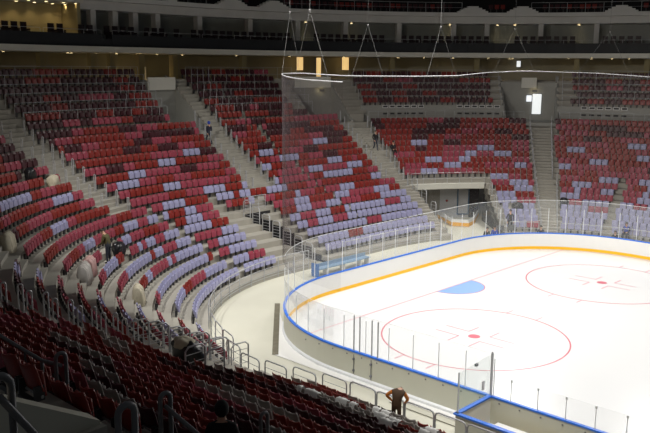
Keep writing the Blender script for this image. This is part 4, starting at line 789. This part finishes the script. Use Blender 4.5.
for k in rows:
    L_ = sorted(byrow[k], key=lambda j: keep[j][8])   # right to left end: u grows to the left
    L_ = L_[::-1]
    for n, j in enumerate(L_):
        x, y, z, ang, col, k_, si, ii, u = keep[j]
        t = thing('stadium_seat', '%s folded seat, back view, %s from left, row %d from the walkway' % (SEATCOL[col][1], ordw(n + 1), k + 1), 'seat', (x, y, z), ang + PI / 2, 'folded seats of the foreground block')
        for nm, me in hi[col].items(): linked(nm, me, t)
        linked('support_bracket', br_me, t); linked('hinge_bar', piv_me, t)
st = MB()
def stamp(s):
    x, y, z, ang, col = s[:5]; q = LO[col]; c_, s_ = math.cos(ang + PI / 2), math.sin(ang + PI / 2); o = len(st.v)
    st.v += [(x + vx * c_ - vy * s_, y + vx * s_ + vy * c_, z + vz) for vx, vy, vz in q.v]
    for f in q.f: st.f.append([i + o for i in f])
    st.m += q.m; st.sm += [False] * len(q.f)
for j, s in enumerate(keep):
    if j not in nearset:
        q = px((s[0], s[1], s[2] + .6))
        if q and -40 < q[0] < 700 and -40 < q[1] < 480: stamp(s)
for u0 in [24 + .21 * i for i in range(135)]:
    if any(abs(u0 - c_) < .62 for c_ in (33.3, 34.9, 42.4, 44.2, 30.6, 47.6)): continue
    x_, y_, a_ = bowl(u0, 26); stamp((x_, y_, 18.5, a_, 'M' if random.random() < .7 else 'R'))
so = st.build('stadium_seats', [M['s_lav'], M['s_red'], M['s_pink'], M['s_mar'], M['s_grey'], M['bracket']])
tag(so, 'rows of red, rose, maroon and lavender folding seats around the bowl', 'seats', kind='stuff')

# scraps of white wrapping left on the front seats
sr = random.Random(5); sc_list = []
for i in range(16):
    u_, k_ = -4.2 - i * .36 + sr.uniform(-.1, .1), sr.choice((0, 1, 1, 2, 2, 3)); sc_list.append((u_, k_))
sc_list.sort(key=lambda q: -q[0])
for i, (u_, k_) in enumerate(sc_list):
    q_ = bowl(u_, D(k_, u_) + .62); mb = MB(); vs = []; n_ = 7; wd = sr.uniform(.22, .5)
    for a_ in range(n_):
        tx = a_ / (n_ - 1) * 2 - 1
        for (yy, zz) in ((.14, -.10), (.10, .0), (.02, .03), (-.08, .02), (-.13, -.12)): vs.append((tx * wd / 2 + sr.uniform(-.03, .03), yy + sr.uniform(-.02, .02), zz + sr.uniform(-.02, .03)))
    mb.add(vs, [(a_ * 5 + b_, a_ * 5 + b_ + 1, a_ * 5 + b_ + 6, a_ * 5 + b_ + 5) for a_ in range(n_ - 1) for b_ in range(4)], 0, True)
    o = mb.build('plastic_scrap', M['snow'], None, (q_[0], q_[1], Z(k_, u_) + .815), q_[2] + PI / 2)
    tag(o, 'white plastic wrapping hanging over front seats by the walkway, %s from left' % ordw(i + 1), 'plastic wrap', 'plastic wrapping on the front seats')

# ------------------------------------------------------------------ net, its ring wire and hangers
def arc_line():
    pts = [(4.6, -15.15)]; R_ = 8.65
    for i in range(33): a = -PI / 2 - PI / 2 * i / 32; pts.append((4.5 + R_ * math.cos(a), -6.5 + R_ * math.sin(a)))
    for i in range(1, 13): pts.append((-4.15, -6.5 + 13 * i / 13))
    for i in range(33): a = PI - PI / 2 * i / 32; pts.append((4.5 + R_ * math.cos(a), 6.5 + R_ * math.sin(a)))
    return pts + [(4.5 + 9.5 * i / 8, 15.15) for i in range(1, 9)]
CTL = [(0, 12.28), (2, 12.32), (4, 12.39), (7, 12.53), (11, 12.53), (15, 12.37), (21, 12.32), (26, 12.34), (29, 12.55), (32, 12.66), (37, 12.55), (41.5, 12.27), (53, 11.95)]
def zring(s_):
    for (a, za), (b, zb) in zip(CTL[:-1], CTL[1:]):
        if s_ <= b: return za + (zb - za) * (s_ - a) / (b - a)
    return CTL[-1][1]
AL = arc_line(); acc = [0.0]
for (xa, ya), (xb, yb) in zip(AL[:-1], AL[1:]): acc.append(acc[-1] + math.hypot(xb - xa, yb - ya))
RZ = [zring(q) for q in acc]
w = MB(); w.tube([(x - 4.5, y + 15, z - 12.3) for (x, y), z in zip(AL, RZ)], .026, 8); t = thing('net_ring', 'white curved pipe carrying the safety net above the rink end', 'pipe', (4.5, -15, 12.3)); w.build('ring_pipe', M['wire'], t)
w = MB(); vs = []
for (x, y), z in zip(AL, RZ): vs += [(x, y, 3.6), (x, y, z - .045)]
w.add(vs, [(2 * i, 2 * i + 2, 2 * i + 3, 2 * i + 1) for i in range(len(AL) - 1)]); tag(w.build('safety_net', M['net']), 'thin grey safety net hanging from the curved pipe to the glass', 'net')
HG = [[(-2.55, -11.19, 15.47), (-1.37, -12.86, 12.5), (-3.64, -9.43, 12.5)], [(2.43, -14.84, 15.17), (3.81, -15.12, 12.28), (1.14, -14.47, 12.38)],
      [(-4.19, -3.45, 15.22), (-4.15, -4.81, 12.35), (-4.15, -2.03, 12.34)], [(-4.28, 3.75, 15.39), (-4.15, 2.24, 12.33), (-4.15, 5.45, 12.34)],
      [(-3.0, 10.58, 15.48), (-3.71, 9.22, 12.55), (-2.16, 12.02, 12.65)], [(1.92, 14.6, 15.31), (0.11, 13.95, 12.58), (3.35, 15.07, 12.36)]]
for i, (ap, fa, fb) in enumerate(HG):
    t = thing('net_hanger', 'thin inverted-V cable holding the net pipe, %s from the left' % ordw(i + 1), 'cable', ap, 0, 'cables holding the net pipe')
    w = MB(); w.tube([(0, 0, 0), (0, 0, 9)], .006, 5); w.build('drop_cable', M['cable'], t)
    for q in (fa, fb): w = MB(); w.tube([(0, 0, 0), tuple(q[j] - ap[j] for j in range(3))], .0055, 5); w.build('leg_cable', M['cable'], t)
    w = MB(); w.sphere((0, 0, 0), .05, 8, 6); w.build('shackle', M['cable'], t)

# ------------------------------------------------------------------ things on the walkway
t = thing('blue_bench', 'long blue team bench on the walkway behind the end glass', 'bench', (-7.35, -1.9, 0))
w = MB(); w.box((0, 0, .45), (.5, 5.0, .06)); w.build('seat', M['bench_pale'], t)
w = MB(); w.box((-.26, 0, .58), (.06, 5.0, .26)); w.build('backrest', M['bench_pale'], t)
w = MB(); w.box((0, -2.52, .42), (.62, .06, .84)); w.build('end_panel', M['bench_blue'], t)
for y in (-1.6, 0, 1.6, 2.4): w = MB(); w.box((0, y, .21), (.4, .06, .42)); w.build('leg', M['alu'], t)
t = thing('tunnel_barrier', 'low white barrier with orange base leading out of the far gate', 'barrier', (-9.6, 14.0, 0), 0)
pts = [(-13.8, 17.4), (-10.8, 15.3), (-9.6, 15.9), (-10.0, 17.3), (-11.8, 20.8)]
w = MB(); w2 = MB(); w3 = MB()
for a, b in zip(pts[:-1], pts[1:]):
    L = math.hypot(b[0] - a[0], b[1] - a[1]); rz = math.atan2(b[1] - a[1], b[0] - a[0]); cx_, cy_ = (a[0] + b[0]) / 2 + 9.6, (a[1] + b[1]) / 2 - 14.0
    w.box((cx_, cy_, .42), (L, .05, .24), rz); w2.box((cx_, cy_, .16), (L, .07, .30), rz); w3.box((cx_, cy_, .56), (L, .08, .04), rz)
w.build('panel', M['board'], t); w2.build('orange_base', M['orange'], t); w3.build('top_rail', M['alu'], t)
def monitor(u0, z0, dd, label):
    x_, y_, a_ = bowl(u0, dd); t = thing('monitor', label, 'monitor', (x_, y_, 0), a_ + PI / 2, 'monitors behind the far boards')
    w = MB(); w.box((0, -.02, z0), (.55, .03, .36)); w.build('screen', M['screen'], t); w = MB(); w.box((0, .01, z0), (.6, .04, .41)); w.build('housing', M['steel_dark'], t)
    w = MB(); w.tube([(0, .03, 0), (0, .03, z0 - .1)], .03, 8); w.box((0, .03, .015), (.4, .3, .03)); w.build('stand', M['steel_dark'], t)
monitor(40.60, 1.08, -1.6, 'white lit monitor behind the far boards, left one'); monitor(41.64, 1.11, -1.6, 'white lit monitor behind the far boards, right one')

# ------------------------------------------------------------------ people
def person(name, label, J, mats, hairm='hair', hat=None, facing=0, loc=(0, 0, 0), sc=1.0, bulk=1.0):
    """J: joints in the person's own space (x right, y forward, z up). One continuous skinned body, cloth colours by nearest joint."""
    V = []; E_ = []; R_ = []; G = []
    def add(p, r, g, par=None):
        V.append(Vector(p) * sc); R_.append(r * sc); G.append(g)
        if par is not None: E_.append((par, len(V) - 1))
        return len(V) - 1
    pel = add(J['pelvis'], .145, 'leg'); wa = add(Vector(J['pelvis']).lerp(Vector(J['chest']), .45), .135 * bulk, 'top', pel); ch = add(J['chest'], .155 * bulk, 'top', wa)
    nk = add(J['neck'], .06, 'skin', ch); hv = Vector(J['head']); nv = Vector(J['neck'])
    hb = add(nv.lerp(hv, .62), .078, 'head', nk); hm = add(hv, .10, 'head', hb); ht = add(hv + (hv - nv).normalized() * .085, .068, 'head', hm)
    for s in ('l', 'r'):
        sh = add(J['sh_' + s], .075 * bulk, 'top', ch); el = add(J['el_' + s], .052 * bulk, 'sleeve', sh); wr = add(J['wr_' + s], .034, 'sleeve', el)
        ev, wv = Vector(J['el_' + s]), Vector(J['wr_' + s]); dv = (wv - ev).normalized(); sd = dv.cross(Vector((0, 1, .3))).normalized()
        pm = add(wv + dv * .075, .032, 'skin', wr)
        for q, ln in ((-1.5, .07), (-.5, .085), (.5, .08), (1.5, .065)):
            f1 = add(wv + dv * .115 + sd * q * .019, .010, 'skin', pm); add(wv + dv * (.115 + ln) + sd * q * .022 + Vector((0, .015, -.01)), .008, 'skin', f1)
        add(wv + dv * .09 - sd * .055 + Vector((0, .02, 0)), .010, 'skin', pm)
        hp = add(J['hip_' + s], .10, 'leg', pel); kn = add(J['kn_' + s], .065, 'leg', hp); an_ = add(J['an_' + s], .045, 'leg', kn)
        av = Vector(J['an_' + s]); add(av + Vector((0, .14, -.045)), .038, 'shoe', an_)
    me = bpy.data.meshes.new('tmp'); me.from_pydata([tuple(v) for v in V], E_, []); ob = bpy.data.objects.new('tmp', me); C.objects.link(ob)
    md = ob.modifiers.new('s', 'SKIN'); md.use_smooth_shade = True
    for i, sv in enumerate(me.skin_vertices[0].data): sv.radius = (R_[i], R_[i] * .8 if G[i] in ('top',) else R_[i]); sv.use_root = (i == 0)
    ob.modifiers.new('b', 'SUBSURF').levels = 1
    dg = bpy.context.evaluated_depsgraph_get(); m2 = bpy.data.meshes.new_from_object(ob.evaluated_get(dg)); bpy.data.objects.remove(ob)
    order = ['top', 'sleeve', 'leg', 'shoe', 'skin', 'head']; m2.materials.clear()
    for g in order: m2.materials.append(M[{'top': mats[0], 'sleeve': mats[1], 'leg': mats[2], 'shoe': 'black_c', 'skin': 'skin', 'head': 'skin'}[g]])
    segs = [(a, b) for a, b in E_]
    for p in m2.polygons:
        c = p.center; best = 9; gi = 'top'
        for a, b in segs:
            A, B = V[a], V[b]; ab = B - A; tt = max(0, min(1, (c - A).dot(ab) / max(1e-9, ab.length_squared))); dd = (A + ab * tt - c).length / ((R_[a] * (1 - tt) + R_[b] * tt) + .02)
            if dd < best: best = dd; gi = G[b] if tt > .45 or G[b] in ('sleeve',) else (G[a] if G[a] != 'skin' or G[b] == 'skin' else G[a])
        p.material_index = order.index(gi); p.use_smooth = True
    o = bpy.data.objects.new(name, m2); C.objects.link(o); o.location = loc; o.rotation_euler = (0, 0, facing); tag(o, label, 'person')
    ax = (hv - nv).normalized(); H_ = hv * sc
    w = MB(); rr_ = (.108 if hat is None else .128) * sc
    fwv = Vector((0, 1, 0)); fwv = (fwv - ax * fwv.dot(ax)).normalized(); rv = fwv.cross(ax)
    vs = []; fs = []; nu, nv2 = 14, 8
    for i in range(nv2 + 1):
        t_a = (PI * (.62 if hat is None else .86)) * i / nv2
        for j in range(nu):
            a = 2 * PI * j / nu; q = ax * math.cos(t_a) * 1.12 + (rv * math.cos(a) * .92 + fwv * math.sin(a)) * math.sin(t_a)
            cut = max(0, math.sin(a)) * max(0, t_a - .95) * .35
            vs.append(H_ + ax * .035 * sc + q * rr_ * (1 - cut) - fwv * .012 * sc)
    for i in range(nv2):
        for j in range(nu): fs.append((i * nu + j, (i + 1) * nu + j, (i + 1) * nu + (j + 1) % nu, i * nu + (j + 1) % nu))
    w.add(vs, fs, 0, True); h_o = w.build('hair' if hat is None else 'hood', M[hat or hairm], o)
    w = MB(); n0 = H_ + fwv * .098 * sc
    w.sphere(n0 - ax * .01 * sc, .017 * sc, 6, 5); w.build('nose', M['skin'], o)
    for s in (-1, 1): w = MB(); w.sphere(H_ + fwv * .09 * sc + rv * s * .035 * sc + ax * .018 * sc, .011 * sc, 6, 5); w.build('eye', M['black_c'], o)
    w = MB(); w.sphere(H_ + fwv * .088 * sc - ax * .05 * sc, (.024 * sc, .012 * sc, .007 * sc), 6, 5); w.build('mouth', M['s_mar'], o)
    for s in (-1, 1): w = MB(); w.sphere(H_ + rv * s * .10 * sc, (.012 * sc, .022 * sc, .032 * sc), 6, 5); w.build('ear', M['skin'], o)
    return o
STAND = dict(pelvis=(0, 0, .95), chest=(0, .0, 1.32), neck=(0, .0, 1.50), head=(0, .02, 1.64), sh_l=(-.19, 0, 1.41), sh_r=(.19, 0, 1.41), el_l=(-.26, -.02, 1.12), el_r=(.26, -.02, 1.12), wr_l=(-.25, .10, .88), wr_r=(.25, .10, .88),
             hip_l=(-.10, 0, .88), hip_r=(.10, 0, .88), kn_l=(-.11, .02, .49), kn_r=(.11, .02, .49), an_l=(-.11, 0, .085), an_r=(.11, 0, .085))
def pose(**kw): d = dict(STAND); d.update(kw); return d
WALK = pose(an_l=(-.10, .24, .085), kn_l=(-.10, .18, .5), an_r=(.10, -.22, .10), kn_r=(.10, .02, .49), wr_r=(.24, .22, .95), wr_l=(-.26, -.12, .92))
SIT = pose(pelvis=(0, 0, .52), chest=(0, .02, .88), neck=(0, .03, 1.06), head=(0, .07, 1.20), sh_l=(-.19, .02, .97), sh_r=(.19, .02, .97), el_l=(-.25, .06, .70), el_r=(.25, .06, .70), wr_l=(-.16, .30, .64), wr_r=(.16, .30, .64),
           hip_l=(-.10, .06, .50), hip_r=(.10, .06, .50), kn_l=(-.12, .46, .50), kn_r=(.12, .46, .50), an_l=(-.12, .46, .085), an_r=(.12, .46, .085))
HUNCH = pose(pelvis=(0, -.06, .95), chest=(0, .16, 1.36), neck=(0, .36, 1.46), head=(0, .50, 1.36), sh_l=(-.21, .2, 1.4), sh_r=(.21, .2, 1.4), el_l=(-.46, .16, 1.22), el_r=(.32, .32, 1.12), wr_l=(-.28, .30, .98), wr_r=(.20, .44, .95))
BEND = pose(pelvis=(0, -.12, .92), chest=(0, .24, 1.14), neck=(0, .40, 1.20), head=(0, .53, 1.18), sh_l=(-.2, .28, 1.18), sh_r=(.2, .28, 1.18), el_l=(-.44, .30, 1.02), el_r=(.34, .40, .92), wr_l=(-.30, .48, .82), wr_r=(.22, .56, .74))
STOOP = pose(pelvis=(0, -.05, .93), chest=(0, .12, 1.26), neck=(0, .20, 1.42), head=(0, .30, 1.53), sh_l=(-.19, .13, 1.33), sh_r=(.19, .13, 1.33), el_l=(-.25, .16, 1.04), el_r=(.25, .16, 1.04), wr_l=(-.18, .40, .90), wr_r=(.18, .40, .90))
def face_to(x, y, tx, ty): return math.atan2(ty - y, tx - x) - PI / 2
(p_, a_) = on(11.75, 6, .3); person('person', 'worker in olive jacket and dark trousers among the left corner seats', STOOP, ('olive', 'olive', 'jeans'), sc=1.1, bulk=1.15, facing=face_to(p_[0], p_[1], p_[0] - 1, p_[1] - .5), loc=p_)
(p_, a_) = on(25.9, 16, .4); person('person', 'person in navy with bright blue hood walking on the wide stair', WALK, ('navy', 'navy', 'jeans'), hat='blue_c', facing=a_ - PI / 2, loc=p_)
(p_, a_) = on(36.55, 14, .4); person('person', 'person in dark coat and jeans descending the far corner stair', WALK, ('black_c', 'black_c', 'jeans'), facing=a_ + PI / 2, loc=p_)
(p_, a_) = on(37.22, 13, .22); person('person', 'person in black sitting at the edge of the far corner stair', SIT, ('black_c', 'black_c', 'black_c'), facing=a_ + PI / 2, loc=p_)
person('person', 'person in brown and orange jacket bending at the near walkway rail', HUNCH, ('brown', 'orange_c', 'brown'), hairm='brown', facing=.35, loc=(10.5, -18.72, Z(0, -5)), sc=.95, bulk=1.35)
person('person', 'dark hooded person seated in the foreground rows, seen from behind', SIT, ('black_c', 'black_c', 'black_c'), hat='black_c', facing=.85, loc=(17.95, -32.3, Z(16, -9)), sc=.92, bulk=1.2)
def behind(u0, dd, label, ps, mats, hat=None, fc=0):
    x_, y_, a_ = bowl(u0, dd); person('person', label, ps, mats, hat=hat, facing=a_ + PI / 2 + fc, loc=(x_, y_, 0))
behind(39.13, -2.2, 'person in black sitting behind the far boards left of the monitors', SIT, ('black_c', 'black_c', 'black_c'))
behind(39.98, -1.9, 'person in bright blue sitting behind the boards next to the monitors', SIT, ('blue_c', 'blue_c', 'black_c'))
u0 = 42.0; x_, y_, a_ = bowl(u0, .35); person('person', 'dark dressed person standing at the front row above the monitors', STAND, ('black_c', 'black_c', 'black_c'), facing=a_ + PI / 2, loc=(x_, y_, zf(0)))
behind(44.07, -1.6, 'person in dark clothes sitting behind the boards before the straight stair', SIT, ('navy', 'navy', 'black_c'))
behind(50.05, -1.5, 'person in dark jacket sitting behind the far boards at right', SIT, ('black_c', 'black_c', 'black_c'))
u0 = 50.39; x_, y_, a_ = bowl(u0, .3); person('person', 'person in blue jacket sitting in the lavender front row at right', SIT, ('blue_c', 'navy', 'navy'), facing=a_ + PI / 2, loc=(x_, y_, zf(0)))

# ------------------------------------------------------------------ light: sports floods over the ice, faint hall light
def spot(x, y, z, e, size, blend, col=(1, .97, .92), rad=.8):
    L = bpy.data.lights.new('rink_flood', 'SPOT'); L.energy = e; L.spot_size = size; L.spot_blend = blend; L.color = col; L.shadow_soft_size = rad
    o = bpy.data.objects.new('rink_flood', L); C.objects.link(o); o.location = (x, y, z); return o
EN, EF, EC = 11800, 9600, 9000
def flood(x, y, z, tx, ty, e, size, blend=.65):
    o = spot(x, y, z, e, math.radians(size), blend); v = Vector((tx - x, ty - y, -z)); o.rotation_euler = v.to_track_quat('-Z', 'Y').to_euler(); return o
# two long rows of floods over the sides, aimed across at the ice, and a row over the middle
for x in (-8, 4, 17): flood(x, -23, 21, x - (2 if x < 0 else 0), -1, EN, 92)
for x in (-8, 4, 17): flood(x, 23, 21, x - (2 if x < 0 else 0), 3, EF, 92)
for x in (-2, 10): spot(x, 0, 21, EC, math.radians(140), 1.0)
# unseen warm lamps added behind the near block to light its seat backs
for x in (4, 12, 20, 28):
    o = spot(x, -50, 15.5, 2900, math.radians(150), 1.0, (1, .80, .55), .3); o.name = 'near_fill_lamp'; o.rotation_euler = (math.radians(52), 0, 0)
wd_ = bpy.data.worlds.new('hall'); S.world = wd_; wd_.use_nodes = True; bg = wd_.node_tree.nodes['Background']; bg.inputs[0].default_value = (.9, .95, 1, 1); bg.inputs[1].default_value = .038
S.view_settings.view_transform = 'Standard'; S.view_settings.look = 'None'; S.view_settings.exposure = 0.0; S.view_settings.gamma = 1.0; S.view_settings.use_curve_mapping = False
